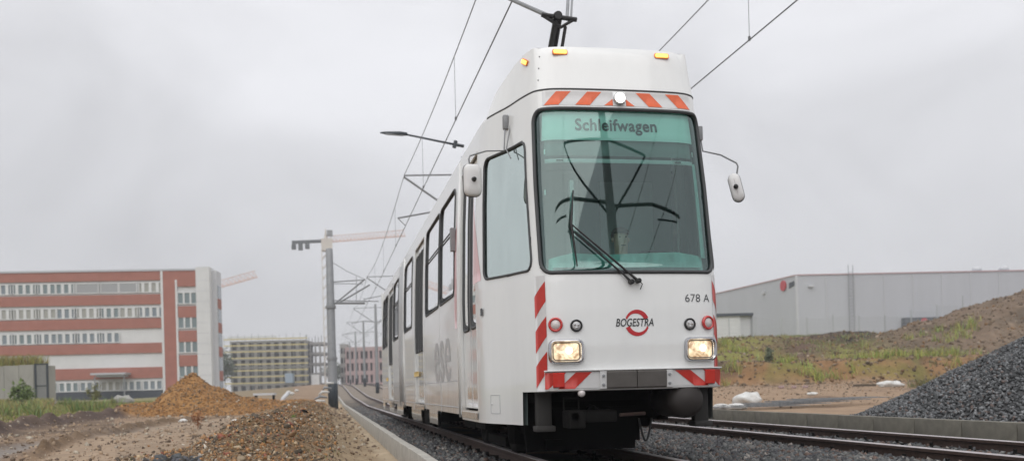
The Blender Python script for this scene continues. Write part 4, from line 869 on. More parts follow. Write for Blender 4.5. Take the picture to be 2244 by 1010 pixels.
# --- driver
def person():
    o0 = at(1360, 512, TY+1.02)-Vector((TX, TY, 0)); hx_, hy_, hz_ = o0.x, o0.y, o0.z
    root = empty('person', (TX+hx_, TY+hy_, .85)); tag(root, 'driver in an orange high visibility vest seated behind the tram\'s windscreen', 'person')
    H0 = hz_-.85; sh = H0-.26; hip = H0-.80
    J = {'pel': (0, .05, hip), 'bel': (0, .04, hip+.18), 'che': (0, .03, sh-.12), 'nec': (0, .01, sh+.03), 'hd0': (0, 0, sh+.12), 'hd1': (0, 0, sh+.30),
         'lsh': (-.18, .02, sh-.04), 'lel': (-.27, -.08, sh-.28), 'lwr': (-.18, -.36, sh-.30), 'rsh': (.18, .02, sh-.04), 'rel': (.27, -.08, sh-.28), 'rwr': (.16, -.36, sh-.30),
         'lhp': (-.1, .05, hip-.02), 'lkn': (-.14, -.40, hip), 'lan': (-.14, -.36, .08), 'lto': (-.14, -.52, .03), 'rhp': (.1, .05, hip-.02), 'rkn': (.14, -.40, hip), 'ran': (.14, -.36, .08), 'rto': (.14, -.52, .03)}
    Rr = {'pel': .15, 'bel': .14, 'che': .155, 'nec': .06, 'hd0': .072, 'hd1': .075, 'lsh': .075, 'lel': .05, 'lwr': .032, 'rsh': .075, 'rel': .05, 'rwr': .032, 'lhp': .1, 'lkn': .07, 'lan': .045, 'lto': .035, 'rhp': .1, 'rkn': .07, 'ran': .045, 'rto': .035}
    E_ = [('pel', 'bel'), ('bel', 'che'), ('che', 'nec'), ('nec', 'hd0'), ('hd0', 'hd1'), ('che', 'lsh'), ('lsh', 'lel'), ('lel', 'lwr'), ('che', 'rsh'), ('rsh', 'rel'), ('rel', 'rwr'), ('pel', 'lhp'), ('lhp', 'lkn'), ('lkn', 'lan'), ('lan', 'lto'), ('pel', 'rhp'), ('rhp', 'rkn'), ('rkn', 'ran'), ('ran', 'rto')]
    for s, w in ((-1, 'lwr'), (1, 'rwr')):
        wx, wy, wz = J[w]; J[w+'p'] = (wx, wy-.07, wz-.005); Rr[w+'p'] = .034; E_.append((w, w+'p'))
        for i in range(4):
            bx = wx+(i-1.5)*.021
            for k, (dy, dz) in enumerate(((-.10, -.005), (-.135, -.02), (-.145-.01*(i in (1, 2)), -.045))): J[f'{w}{i}{k}'] = (bx, wy+dy, wz+dz); Rr[f'{w}{i}{k}'] = .0095
            E_ += [(w+'p', f'{w}{i}0'), (f'{w}{i}0', f'{w}{i}1'), (f'{w}{i}1', f'{w}{i}2')]
        J[w+'t0'] = (wx-s*.045, wy-.06, wz-.01); J[w+'t1'] = (wx-s*.055, wy-.095, wz-.025); Rr[w+'t0'] = .012; Rr[w+'t1'] = .010; E_ += [(w+'p', w+'t0'), (w+'t0', w+'t1')]
    ks_ = list(J); me = bpy.data.meshes.new('body'); me.from_pydata([J[k] for k in ks_], [(ks_.index(a), ks_.index(b)) for a, b in E_], []); o = bpy.data.objects.new('body', me); COL.objects.link(o)
    md = o.modifiers.new('s', 'SKIN'); o.modifiers.new('b', 'SUBSURF').levels = 2
    if not me.skin_vertices: 
        bm = bmesh.new(); bm.from_mesh(me); bm.verts.layers.skin.verify(); bm.to_mesh(me); bm.free()
    for i, k in enumerate(ks_): me.skin_vertices[0].data[i].radius = (Rr[k], Rr[k]*(.85 if k in ('che', 'bel', 'pel') else 1))
    me.skin_vertices[0].data[0].use_root = True
    bpy.context.view_layer.update(); dg = bpy.context.evaluated_depsgraph_get(); m2 = bpy.data.meshes.new_from_object(o.evaluated_get(dg)); bpy.data.objects.remove(o)
    # shape the face and set clothing by face
    for v in m2.vertices:
        c = v.co; hc = sh+.20
        if c.z > sh+.10: c.z = sh+.10+(c.z-sh-.10)*1.0
        g = lambda x, z, s_: math.exp(-((c.x-x)**2+(c.z-z)**2)/s_**2)
        if c.z > sh+.06 and c.y < 0: c.y += -.028*g(0, hc-.01, .016)-.012*g(0, hc-.05, .025)+.010*(g(-.03, hc+.02, .015)+g(.03, hc+.02, .015))-.012*g(0, hc-.085, .03)
    for q_ in ('skin', 'vest', 'trous'): m2.materials.append(M[q_])
    for p in m2.polygons:
        c = p.center; p.material_index = 0 if c.z > sh+.02 or (c.y < -.30 and c.z > hip+.1) else (2 if c.z < hip+.10 else 1); p.use_smooth = True
    bd = bpy.data.objects.new('body', m2); COL.objects.link(bd); bd.parent = root
    mb = MB(); hc = sh+.22; co = []
    for i in range(7):
        a = R(90-i*15)
        for j in range(14): b = 2*math.pi*j/14; rr = .088*math.cos(a)+.001; co.append((rr*math.cos(b), .012+rr*math.sin(b)*1.12, hc+.035+.07*math.sin(a)-(.05*max(0, math.sin(b)) if i == 6 else 0)))
    mb.add(co, [(i*14+j, i*14+(j+1) % 14, (i+1)*14+(j+1) % 14, (i+1)*14+j) for i in range(6) for j in range(14)]); mb.build('hair', M['hair'], root, True)
    mb = MB()
    for s in (-1, 1): mb.lathe([(.008, 0), (.006, .004), (0, .005)], (s*.03, -.068, hc-.0), (0, -1, 0), 8)
    mb.build('eyes', M['black'], root); MB().box((0, -.078, hc-.082), (.045, .008, .008)).build('mouth', M['rail'], root)
    mb = MB()
    for s in (-1, 1): mb.lathe([(.022, -.006), (.026, 0), (.02, .008)], (s*.078, .012, hc-.02), (s, 0, 0), 10)
    mb.build('ears', M['skin'], root, True)
person()
# driver's seat is part of the tram
MB().box((-.03, 1.22, 1.32), (.5, .1, .7)).box((-.03, 1.0, 1.0), (.5, .5, .12)).box((-.03, 1.0, .88), (.12, .12, .2)).build('driver_seat', M['black'], tram)

# ================================================================== OVERHEAD LINE
def gz(X, Y): return float(height(np.array([X]), np.array([Y]))[0])
def wire(name, pts, r, m, label, grp=None):
    o = MB().tube(pts, r, 5).build(name, m); tag(o, label, 'wire', grp); return o
WY = [-8, 4, 17, 29, 48, 65, 83, 110, 150]
for X, nm in ((2.47, 'left'), (6.17, 'right')):
    def mz(Y):                            # messenger height with sag between supports
        sup = [-20, 4, 29, 56, 83, 110, 137, 165]; 
        for a, b in zip(sup[:-1], sup[1:]):
            if a <= Y <= b: t = (Y-a)/(b-a); return 7.15-.75*4*t*(1-t)*.5+float(rise(Y))
        return 7.15+float(rise(Y))
    ys = np.linspace(-8, 160, 60)
    side = 'over the tram' if nm == 'left' else 'over the empty right-hand track'
    wire('contact_wire', [(X, y, 5.62+float(rise(y))) for y in ys], .010, M['wire'], 'lower overhead contact wire '+side)
    wire('messenger_wire', [(X, y, mz(y)) for y in np.linspace(-8, 160, 120)], .009, M['wire'], 'upper overhead carrying wire '+side)
    for y in ((6.4, 11.2, 17.5, 23.5, 33, 40, 47) if nm == 'left' else (7.75, 13, 19, 26, 35)):
        d = MB().tube([(X, y, 5.62+float(rise(y))), (X, y, mz(y))], .0045, 5).lathe([(.02, -.03), (.02, .03)], (X, y, 5.64+float(rise(y))), (0, 0, 1), 6)
        tag(d.build('dropper_wire', M['wire']), 'thin vertical dropper wire between the two overhead wires '+side, 'wire', 'droppers '+side)
def mast(X, Y, z0, H, r0=.19, r1=.12, label='', grp=None, twin=False, arms=True, collar=.9):
    root = empty('overhead_line_mast', (X, Y, z0)); tag(root, label, 'mast', grp)
    MB().lathe([(r0, -.3), (r0, collar), (r0*.98, collar+.02), (r0*.9, H*.36), (r0*.86, H*.365), ((r0+r1)/2, H*.66), ((r0+r1)/2*.94, H*.665), (r1, H), (r1*.8, H+.04)], (0, 0, 0), n=20).build('pole', M['galv'], root, True)
    MB().lathe([(r0+.008, -.3), (r0+.008, collar), (r0, collar+.012)], (0, 0, 0), n=20).build('dark_base_sleeve', M['darkpaint'], root, True)
    return root
# tall grey mast left of the kerb
b = ontrack(729, 895, .27); MY = 37.5
m1 = mast(.25, MY, .10, 6.05, .185, .135, 'tall tapered grey mast with dark base, standing left of the kerb')
def L1(px, py, Y=MY): p = at(px, py, Y); return p-m1.location
p = lambda *a: L1(*a)
MB().tube([p(722, 664), p(800, 664)], .045, 6).tube([p(722, 658), p(830, 660)], .02, 6).build('lower_bracket', M['galv'], m1)
MB().tube([p(722, 618), p(800, 613)], .022, 6).tube([p(722, 621), p(796, 622)], .014, 6).build('upper_bracket', M['galv'], m1)
MB().tube([p(732, 667), p(798, 613)], .032, 6).build('inclined_strut', M['galv'], m1); MB().tube([p(740, 665), p(810, 624)], .032, 6).build('inclined_strut', M['galv'], m1)
MB().tube([p(729, 575), p(760, 594), p(800, 612)], .012, 5).build('stay_wire', M['galv'], m1)
MB().tube([p(781, 605), p(781, 664)], .012, 5).build('hanger', M['galv'], m1)
for k in (.30, .62): MB().lathe([(.2, -.05), (.2, .05)], (0, 0, 6.2*k), n=16).build('clamp_band', M['galv'], m1)
# centre masts with brackets to both sides; the nearest ones are hidden by the tram or stand beside the camera
def centre(Y, H, lamp=False, label='', grp=None):
    z0 = gz(4.32, Y)+.02; root = mast(4.32, Y, z0, H, .15, .10, label, grp); zr = float(rise(Y))-z0
    for s, X in ((-1, 2.47-4.32), (1, 6.17-4.32)):
        MB().tube([(s*.12, 0, 7.2+zr), (X, 0, 7.15+zr)], .025, 6).build('top_tie', M['galv'], root)
        MB().tube([(s*.12, 0, 5.9+zr), (X+s*.0, 0, 7.1+zr)], .032, 6).build('inclined_strut', M['galv'], root)
        MB().tube([(s*.12, 0, 5.95+zr), (s*.9, 0, 6.08+zr), (X*1.12, 0, 5.86+zr)], .026, 6).build('registration_arm', M['galv'], root)
        MB().tube([(X*1.12, 0, 5.86+zr), (X, 0, 5.64+zr)], .014, 6).build('steady_arm', M['galv'], root)
    return root
mm = centre(29, 7.85, label='centre mast carrying the street lamp, mostly hidden behind the tram')
for Y, H in ((56, 7.6),): centre(Y, H, label='centre mast hidden behind the tram body')
centre(83, 7.6, label='centre mast beyond the tram, the nearer and taller of the slim pair'); centre(110, 7.4, label='centre mast just left of the nearer slim mast, beside the pink building')
centre(140, 7.6, label='far slim mast next to the pink building, further away and fainter'); centre(175, 7.6, label='farthest slim mast at the end of the track')
# mast beside the camera, between the tracks, mirrored in the windscreen
rm = mast(4.36, 1.7, -.12, 8.2, .15, .10, 'centre mast beside the photographer, seen only as a reflection in the windscreen')
for s, tx_, tz_ in ((-1, -1.78, 6.62), (1, 1.16, 6.50)):
    MB().tube([(s*.1, 0, 6.72), (tx_, 0, tz_)], .026, 6).build('top_tie', M['darkpaint'], rm)
    MB().tube([(s*.12, 0, 5.42), (tx_, 0, tz_)], .028, 6).build('inclined_strut', M['darkpaint'], rm)
MB().tube([(-.12, 0, 5.58), (-1.2, 0, 5.62), (-3.6, 0, 5.50)], .034, 6).tube([(-1.75, 0, 5.32), (-3.4, 0, 5.28)], .022, 6).build('registration_arm', M['darkpaint'], rm)
MB().tube([(.12, 0, 5.52), (1.2, 0, 5.62), (2.35, 0, 5.52)], .034, 6).build('registration_arm', M['darkpaint'], rm)
MB().tube([(2.2, 0, 5.56), (2.15, 0, 5.40), (1.35, 0, 5.36)], .02, 6).build('steady_arm', M['darkpaint'], rm)
# street lamp arm on the centre mast at 29 m
lr = empty('street_lamp', (4.32, 29, 8.05)); tag(lr, 'dark flat street lamp on a long arm sticking out above the tram roof', 'street lamp')
q = lambda px, py: at(px, py, 29)-lr.location
MB().tube([(0, 0, .02), q(997, 317)], .05, 8).tube([q(997, 317), q(890, 295)], [.035, .028], 8).build('arm', M['darkpaint'], lr, True)
MB().tube([q(999, 309), q(995, 324)], .06, 8).build('arm_clamp', M['darkpaint'], lr)
a_, b_ = q(892, 294), q(833, 291); hd = MB(); hd.tube([a_, a_.lerp(b_, .3), a_.lerp(b_, .8), b_], [.05, .07, .045, .02], 10); h = hd.build('lamp_head', M['darkpaint'], lr, True)
MB().tube([a_.lerp(b_, .15)+Vector((0, -.02, -.05)), a_.lerp(b_, .8)+Vector((0, -.02, -.035))], .03, 8).build('lamp_glass', M['galv'], h)

# ================================================================== BUILDINGS
class Facade:
    def __init__(s, px, py, d, ang):
        s.P = atd(px, py, d); s.e = Vector((math.cos(ang), math.sin(ang), 0)); s.n = Vector((-s.e.y, s.e.x, 0))   # n points away from the camera
    def uv(s, px, py):
        d = ray(px, py); o = Vector((0, 0, CH)); t = (s.P-o).dot(s.n)/d.dot(s.n); q = o+d*t; return (q-s.P).dot(s.e), q.z
    def L(s, u, z, o=0): return Vector((s.P.x, s.P.y, 0))+s.e*u+Vector((0, 0, z))-s.n*o       # o = towards the camera
    def box(s, mb, u0, u1, z0, z1, o0, o1):
        v = [s.L(u, z, o) for z in (z0, z1) for u, o in ((u0, o0), (u1, o0), (u1, o1), (u0, o1))]
        return mb.add(v, [(3, 2, 1, 0), (4, 5, 6, 7), (0, 1, 5, 4), (1, 2, 6, 5), (2, 3, 7, 6), (3, 0, 4, 7)])
    def quad(s, mb, pts, o): return mb.add([s.L(u, z, o) for u, z in pts], [tuple(range(len(pts)))])
fo = Facade(430, 590, 115, R(-6.2))
office = empty('office_building', (fo.P.x, fo.P.y, 0)); tag(office, 'five storey office block with red brick bands and a white end tower', 'building')
def part(name, mb, m, parent=office, sm=False):
    o = mb.build(name, m, parent, sm); 
    r_ = parent
    while r_.parent: r_ = r_.parent
    o.data.transform(Matrix.Translation(-r_.location)); return o
zt = fo.uv(357, 595)[1]; u357 = fo.uv(357, 700)[0]; u385 = fo.uv(386, 700)[0]; u430 = 0.; u462 = fo.uv(463, 700)[0]; u0 = fo.uv(-330, 700)[0]
ZZ = [fo.uv(357, y)[1] for y in (593.5, 613.5, 644, 666, 696, 718, 750, 772, 803, 827, 854, 870)]
mb = MB(); fo.box(mb, u0, u430, ZZ[-1]-2, ZZ[0], -4, -.12); part('wall', mb, M['bwhite'])
for i, j in ((0, 1), (2, 3), (4, 5), (6, 7), (8, 9)):
    mb = MB(); fo.box(mb, u0, u357-.15, ZZ[j], ZZ[i], -.2, .06); part('brick_band', mb, M['brick'])
mb = MB(); fo.box(mb, u0, u357-.15, ZZ[11]-2, ZZ[10], -.2, .05); part('plinth', mb, M['navy'])
mb = MB(); fo.box(mb, u0-.1, u430+.0, ZZ[0], ZZ[0]+.22, -4, .16); part('roof_edge', mb, M['clad'])
mb = MB(); fo.box(mb, u357-.15, u357+.12, ZZ[11], ZZ[0], -.2, .12); part('pilaster', mb, M['bwhite'])
mb = MB(); fo.box(mb, u357+.12, u385, ZZ[11], ZZ[0]-.003, -.2, .08); fo.box(mb, u385, u430, ZZ[0]-1.9, ZZ[0]-.003, -.2, .08)
for k in range(4): fo.box(mb, u385+.25, u430, ZZ[2]-2.92*k-2.85, ZZ[2]-2.92*k-1.5, -.2, .08)
part('brick_stair_wall', mb, M['brick'])
mb = MB(); fo.box(mb, u385, u385+.22, ZZ[11], ZZ[1], -.2, .12); part('pilaster', mb, M['bwhite'])
mb = MB(); fo.box(mb, u430+.01, u462, ZZ[11]-2, ZZ[0]+.35, -3.0, .5); tower = part('white_tower', mb, M['bwhite'])
for k in range(1, 12): z = ZZ[11]+(ZZ[0]-ZZ[11])*k/12; mb = MB(); fo.box(mb, u430+.005, u462+.01, z-.02, z+.02, .47, .515); part('panel_joint', mb, M['clad'], tower)
# end wall: stepped back side face with windows
es = u462+.9; 
mb = MB(); fo.box(mb, u462, u462+.55, ZZ[11]-2, ZZ[0]+.05, -3.4, -.8); part('side_wing', mb, M['cladl'])
for k in range(5):
    z = ZZ[1]-.8-2.92*k; mb = MB(); fo.box(mb, u462+.54, u462+.60, z-1.4, z+.2, -3.0, -1.2); part('side_window', mb, M['pane']); mb = MB(); fo.box(mb, u462+.54, u462+.62, z-2.6, z-1.4, -3.0, -1.2); part('brick_panel', mb, M['brick'])
def window(fa, uc, zc, n, pw, ph, gap, frame_m, pane_m, parent, o=.0, shut=False):
    w = n*pw+(n-1)*gap; mb = MB(); t = .10; lo, hi = zc-ph/2, zc+ph/2; o1 = o+.05; xs_ = [uc-w/2-t]
    for i in range(n): xs_ += [uc-w/2+i*(pw+gap), uc-w/2+i*(pw+gap)+pw]
    xs_.append(uc+w/2+t)
    if shut: xs_ = [xs_[0], xs_[1], xs_[-2], xs_[-1]]
    fa.quad(mb, [(xs_[0], hi), (xs_[-1], hi), (xs_[-1], hi+t), (xs_[0], hi+t)], o1); fa.quad(mb, [(xs_[0], lo-t), (xs_[-1], lo-t), (xs_[-1], lo), (xs_[0], lo)], o1)
    for x0_, x1_ in zip(xs_[::2], xs_[1::2]): fa.quad(mb, [(x0_, lo), (x1_, lo), (x1_, hi), (x0_, hi)], o1)
    for x0_, x1_ in zip(xs_[1:-1:2], xs_[2:-1:2]):
        for a_, b_ in (((x0_, lo), (x1_, lo)), ((x1_, lo), (x1_, hi)), ((x1_, hi), (x0_, hi)), ((x0_, hi), (x0_, lo))): mb.add([fa.L(*a_, o1), fa.L(*b_, o1), fa.L(*b_, o-.08), fa.L(*a_, o-.08)], [(0, 1, 2, 3)])
    bm = bmesh.new(); vs_ = [bm.verts.new(v) for v in mb.v]
    for f_ in mb.f: bm.faces.new([vs_[k] for k in f_])
    bmesh.ops.remove_doubles(bm, verts=bm.verts, dist=.002); me = bpy.data.meshes.new('window'); bm.to_mesh(me); bm.free(); me.transform(Matrix.Translation(-office.location)); fr = link('window', me, frame_m, parent)
    mb = MB()
    if shut: fa.quad(mb, [(xs_[1], lo), (xs_[2], lo), (xs_[2], hi), (xs_[1], hi)], o+.02)
    else: fa.quad(mb, [(xs_[1], lo), (xs_[-2], lo), (xs_[-2], hi), (xs_[1], hi)], o-.05)
    part('shutter' if shut else 'pane', mb, M['shutter'] if shut else pane_m, fr)
pane2 = mat('greenish_window_glass', (.20, .25, .26), .15); pane3 = mat('curtained_window_glass', (.36, .36, .33), .3)
rowz = [(fo.uv(300, a)[1]) for a in (630, 684, 738, 844)]
for r, z in enumerate(rowz):
    for g in range(11):
        px = 323-46*g
        if px < -190: continue
        if r == 2 and g in (0, 1): continue
        uc_ = fo.uv(px+8, 700)[0]; ph = 1.05 if r < 3 else .95
        window(fo, uc_, z, 4 if g % 3 == 0 and r < 3 else 3, .50, ph, .34 if r < 3 else .28, M['bwhite'], random.choice([M['pane'], M['pane'], pane2, pane2, pane3]), office, .0, shut=(r == 0 and g in (1, 2, 3, 8)))
for k in range(4): window(fo, (u385+u430)/2+.1, fo.uv(408, 653+53.3*k)[1], 3, .58, 1.25, .2, M['bwhite'], pane2, office, .02)
mb = MB(); c0 = fo.uv(212, 822); c1 = fo.uv(287, 822); fo.box(mb, c0[0], c1[0], c0[1], c0[1]+.22, -.1, 2.2); fo.box(mb, c0[0]+.5, c1[0]-.3, c0[1]-.25, c0[1], -.1, 1.8); part('entrance_canopy', mb, M['clad'])
mb = MB(); 
for u in (c0[0]+.3, c1[0]-.3): fo.box(mb, u, u+.12, ZZ[11]-1, c0[1]-.2, 1.7, 1.85)
part('canopy_post', mb, M['galv'])
# scaffolded block
def frame_block(name, label, pxl, pxr, pyt, pyb, d, ang, cols, rows, depth, wall_m, board_m=None, openm=None, first=.0, see=False, boards=True, colw=.34, slab=.42):
    fa = Facade((pxl+pxr)/2, pyb, d, ang); root = empty(name, (fa.P.x, fa.P.y, 0)); tag(root, label, 'building')
    a = fa.uv(pxl, (pyt+pyb)/2)[0]; b = fa.uv(pxr, (pyt+pyb)/2)[0]; z1 = fa.uv((pxl+pxr)/2, pyt)[1]; z0 = fa.uv((pxl+pxr)/2, pyb)[1]; cw_ = (b-a)/cols; rh = (z1-z0)/rows
    if not see: mb = MB(); fa.box(mb, a+.02, b-.02, z0-3, z1-.05, -depth, -1.2); part('dark_interior', mb, M['hole'], root)
    mb = MB()
    for i in range(cols+1): x = a+cw_*i; w = cw_*colw/2; fa.box(mb, max(a, x-w), min(b, x+w), z0-3, z1, -1.0 if not see else -.6, 0)
    if see:
        for i in range(cols+1): x = a+cw_*i; w = cw_*colw/2; fa.box(mb, max(a, x-w), min(b, x+w), z0-3, z1, -depth, -depth+.6)
    part('columns', mb, wall_m, root)
    for j in range(rows+1):
        z = z0+rh*j; mb = MB(); fa.box(mb, a-.03, b+.03, z-rh*slab/2, z+rh*slab/2, -depth, .03 if not see else .03); part('floor_slab', mb, wall_m, root)
    return fa, root, a, b, z0, z1, cw_, rh
fa, sroot, a, b, z0, z1, cw_, rh = frame_block('construction_block', 'grey shell of a new block behind scaffolding with yellow boards', 505, 671, 748, 842, 250, R(-9), 9, 5, 11, M['conc2'], slab=.2, colw=.42)
scf = empty('scaffolding', (fa.P.x, fa.P.y, 0)); tag(scf, 'scaffolding with yellow guard boards wrapped round the grey new block', 'scaffolding')
st_m = mat('scaffold_tube', (.30, .32, .31), .5)
for i in range(13):
    u = a-1.2+(b-a+1.8)*i/12; mb = MB(); fa.box(mb, u-.05, u+.05, z0-2, z1+1.6+random.random()*.6, 1.1, 1.2); part('standard', mb, st_m, scf)
for j in range(8):
    z = z0+(z1-z0+.2)*j/7.0; mb = MB(); fa.box(mb, a-1.3, b+.7, z+.30, z+.62, 1.2, 1.26); part('guard_board', mb, M['yellow'], scf)
    mb = MB(); fa.box(mb, a-1.3, b+.7, z-.03, z+.02, .8, 1.1); part('deck', mb, st_m, scf)
mb = MB(); fa.box(mb, a-.6, a+(b-a)*.62, z1+.75, z1+1.5, .2, .28); part('white_sheet', mb, M['bwhite'], scf)
mb = MB(); q0 = fa.uv(631, 818); q1 = fa.uv(648, 838); fa.box(mb, q0[0], q1[0], q1[1], q0[1], 1.5, 4); o = part('site_container', mb, mat('blue_grey_container', (.30, .38, .46), .6), scf)
fc, croot, ca, cb_, cz0, cz1, *_ = frame_block('concrete_frame', 'bare concrete frame building without walls, right of the scaffolding', 671, 712, 752, 842, 255, R(-9), 4, 4, 8, mat('pale_frame_concrete', (.30, .29, .28), .9), see=True, slab=.26, colw=.3)
mb = MB()
for i in range(7): u = ca+(cb_-ca)*i/6; fc.box(mb, u-.06, u+.06, cz1, cz1+1.5+random.random(), -.6, -.5)
part('rebar_posts', mb, M['soot'], croot)
mb = MB(); fc.box(mb, cb_-3.0, cb_-1.0, cz0-2, cz0+2.6, 1, 4); part('white_cabin', mb, M['bwhite'], croot)
frame_block('pink_building', 'low pink brick shell building beyond the masts at the end of the track', 757, 850, 764, 842, 250, R(-9), 9, 3, 14, M['pinkbrick'], colw=.5, slab=.34)
fg, groot, *_ = frame_block('grey_building', 'narrow grey unfinished building behind the far masts', 746, 760, 758, 842, 262, R(-9), 2, 4, 10, M['conc2'])
# concrete bunker on the left with grass on top and a fence frame
fb = Facade(50, 880, 58, R(-11)); bun = empty('concrete_wall', (fb.P.x, fb.P.y, 0)); tag(bun, 'grey concrete panel wall with grass growing on top, at the left edge', 'wall')
ub, zb0 = fb.uv(75, 885); _, zb1 = fb.uv(60, 799); mb = MB(); 
for i in range(14): fb.box(mb, ub-.9*(i+1)+.02, ub-.9*i, zb0-1, zb1-.02*(i % 3), -2.8, 0)
part('wall_panels', mb, mat('wall_concrete', (.34, .33, .30), .9, 0, 1.2, .2, stretch=(1, 1, .3)), bun)
fr = empty('fence_panel', (fb.P.x, fb.P.y, 0)); tag(fr, 'dark metal fence frame with grey mesh at the end of the concrete wall', 'fence')
for px_ in (81, 107): u, _ = fb.uv(px_, 840); mb = MB(); fb.box(mb, u-.05, u+.05, zb0-.6, zb1+.05, .1, .2); part('post', mb, M['darkpaint'], fr)
ua_, _ = fb.uv(81, 840); ue_, _ = fb.uv(107, 840)
mb = MB(); fb.box(mb, ua_, ue_, zb1-.02, zb1+.05, .1, .17); fb.box(mb, ua_, ue_, (zb0+zb1)/2-.03-.1, (zb0+zb1)/2-.1+.03, .1, .17); part('rail', mb, M['darkpaint'], fr)
mb = MB()
for i in range(1, 16): u = ua_+(ue_-ua_)*i/16; fb.box(mb, u-.008, u+.008, zb0-.5, zb1, .12, .14)
for i in range(1, 24): z = zb0+(zb1-zb0)*i/24; fb.box(mb, ua_, ue_, z-.006, z+.006, .125, .135)
part('mesh_infill', mb, M['galv'], fr)
# warehouse
fw_ = Facade(1745, 603, 150, R(-11+3)); wh = empty('warehouse', (fw_.P.x, fw_.P.y, 0)); tag(wh, 'long pale grey clad warehouse with a red roof edge, behind the embankment', 'warehouse')
zt = fw_.uv(1745, 603)[1]; uR = fw_.uv(2500, 600)[0]
q0 = Vector((0, 0, CH))+ray(1580, 641)*((zt-CH)/ray(1580, 641).z)          # same eave height further back
sd_ = (q0-fw_.P); sd_.z = 0; Lq = sd_.length*1.5; e2 = sd_.normalized(); A0 = Vector((fw_.P.x, fw_.P.y, 0)); B0 = A0+e2*Lq; C0 = A0+fw_.e*uR; D0 = C0+e2*Lq
mb = MB(); mb.add([A0, B0, D0, C0]+[p_+Vector((0, 0, zt)) for p_ in (A0, B0, D0, C0)], [(0, 1, 5, 4), (1, 2, 6, 5), (2, 3, 7, 6), (3, 0, 4, 7), (4, 5, 6, 7)]); part('wall_cladding', mb, M['clad'], wh)
mb = MB(); ro = .12
for a_, b_ in ((A0, C0), (A0, B0)):
    n_ = Vector((-(b_-a_).y, (b_-a_).x, 0)).normalized(); n_ = -n_ if n_.dot(FW) > 0 else n_
    v = [a_+n_*ro, b_+n_*ro]; mb.add([v[0]+Vector((0, 0, zt-.05)), v[1]+Vector((0, 0, zt-.05)), v[1]+Vector((0, 0, zt+.13)), v[0]+Vector((0, 0, zt+.13)), a_-n_*.3+Vector((0, 0, zt+.13)), b_-n_*.3+Vector((0, 0, zt+.13))], [(0, 1, 2, 3), (3, 2, 5, 4)])
part('roof_edge', mb, mat('faded_red_trim', (.48, .33, .34), .6), wh)
mb = MB(); mb.box(A0+Vector((0, 0, zt/2)), (.35, .35, zt-.1)); part('corner_trim', mb, M['cladl'], wh)
for px_, py_ in ((2141, 592), (2200, 592)):
    q_ = atd(px_, 603, 156); q_.z = zt; mb = MB(); mb.lathe([(.5, 0), (.5, .5), (.75, .6), (.8, .9), (.5, 1.25), (0, 1.35)], q_, n=14); part('roof_vent', mb, M['cladl'], wh, True)
    mb = MB()
u_, z_ = fw_.uv(1862, 600)
stk = MB(); 
for i in range(26): z = zt-13+i*.53; fw_.box(stk, u_-.35, u_+.35, z, z+.05, .35, .4)
fw_.box(stk, u_-.4, u_-.33, zt-13, zt+1.4, .3, .4); fw_.box(stk, u_+.33, u_+.4, zt-13, zt+1.4, .3, .4); part('roof_ladder', stk, M['galv'], wh)
n2 = Vector((-e2.y, e2.x, 0)); n2 = -n2 if n2.dot(Vector((-1, -.3, 0))) < 0 else n2
def on_left(px, py):
    d = ray(px, py); o = Vector((0, 0, CH)); t = (A0-o).dot(n2)/d.dot(n2); return o+d*t
for k in range(1, 12):
    mb = MB(); q_ = A0.lerp(C0, k/12.); mb.box(q_-fw_.n*.05+Vector((0, 0, zt/2)), (.10, .10, zt-.3), rz=R(-8)); part('panel_joint', mb, M['cladl'], wh)
c_ = on_left(1718, 626)+n2*.15; ph_ = MB().lathe([(.85, -.1), (.85, .1)], c_, n2, 20); part('round_emblem', ph_, M['redpaint'], wh)
d_ = on_left(1730, 626)+n2*.1; g_ = on_left(1741, 621)+n2*.1; v = [d_+Vector((0, 0, -.45)), g_+Vector((0, 0, -.3)), g_+Vector((0, 0, .4)), d_+Vector((0, 0, .45))]; mb = MB().add(v+[p_-n2*.2 for p_ in v], [(0, 1, 2, 3), (4, 5, 6, 7), (0, 1, 5, 4), (1, 2, 6, 5), (2, 3, 7, 6), (3, 0, 4, 7)]); part('sign_bar', mb, M['darkpaint'], wh)
for px_, py_ in ((1675, 641),): c_ = on_left(px_, py_); mb = MB().box(c_, (.8, .8, .4)); part('wall_lamp', mb, M['cladl'], wh)
u_, z_ = fw_.uv(1776, 627); mb = MB(); fw_.box(mb, u_-.4, u_+.4, z_-.15, z_+.15, 0, .4); part('wall_lamp', mb, M['cladl'], wh)
u_, z_ = fw_.uv(1975, 697); u2_, z2_ = fw_.uv(2080, 725); mb = MB(); fw_.box(mb, u_, u2_, z2_-1, z_, 0, 1.2); part('loading_dock', mb, M['navy'], wh)
u_, z_ = fw_.uv(2017, 705); mb = MB().lathe([(.55, 0), (.55, .1)], fw_.L(u_, z_, 1.25), -fw_.n, 14); part('round_emblem', mb, M['redpaint'], wh)
# annex
fx = Facade(1600, 690, 118, R(-11)); ax = empty('annex_shed', (fx.P.x, fx.P.y, 0)); tag(ax, 'small white shed with dark roof edge in front of the warehouse', 'shed')
a_, z_ = fx.uv(1500, 690); b_, _ = fx.uv(1622, 690); c_, _ = fx.uv(1648, 690)
mb = MB(); fx.box(mb, a_, b_, z_-6, z_-.3, -5, 0); part('wall', mb, M['bwhite'], ax)
mb = MB(); fx.box(mb, b_+.01, c_, z_-6, z_-.25, -5, -.3); part('side_wall', mb, M['cladl'], ax)
mb = MB(); fx.box(mb, a_, c_+.1, z_-.3, z_+.05, -5.1, .25); part('roof_edge', mb, M['navy'], ax); mb = MB(); fx.box(mb, c_-.15, c_+.12, z_-6, z_-.3, -.5, -.2); part('downpipe', mb, M['galv'], ax)
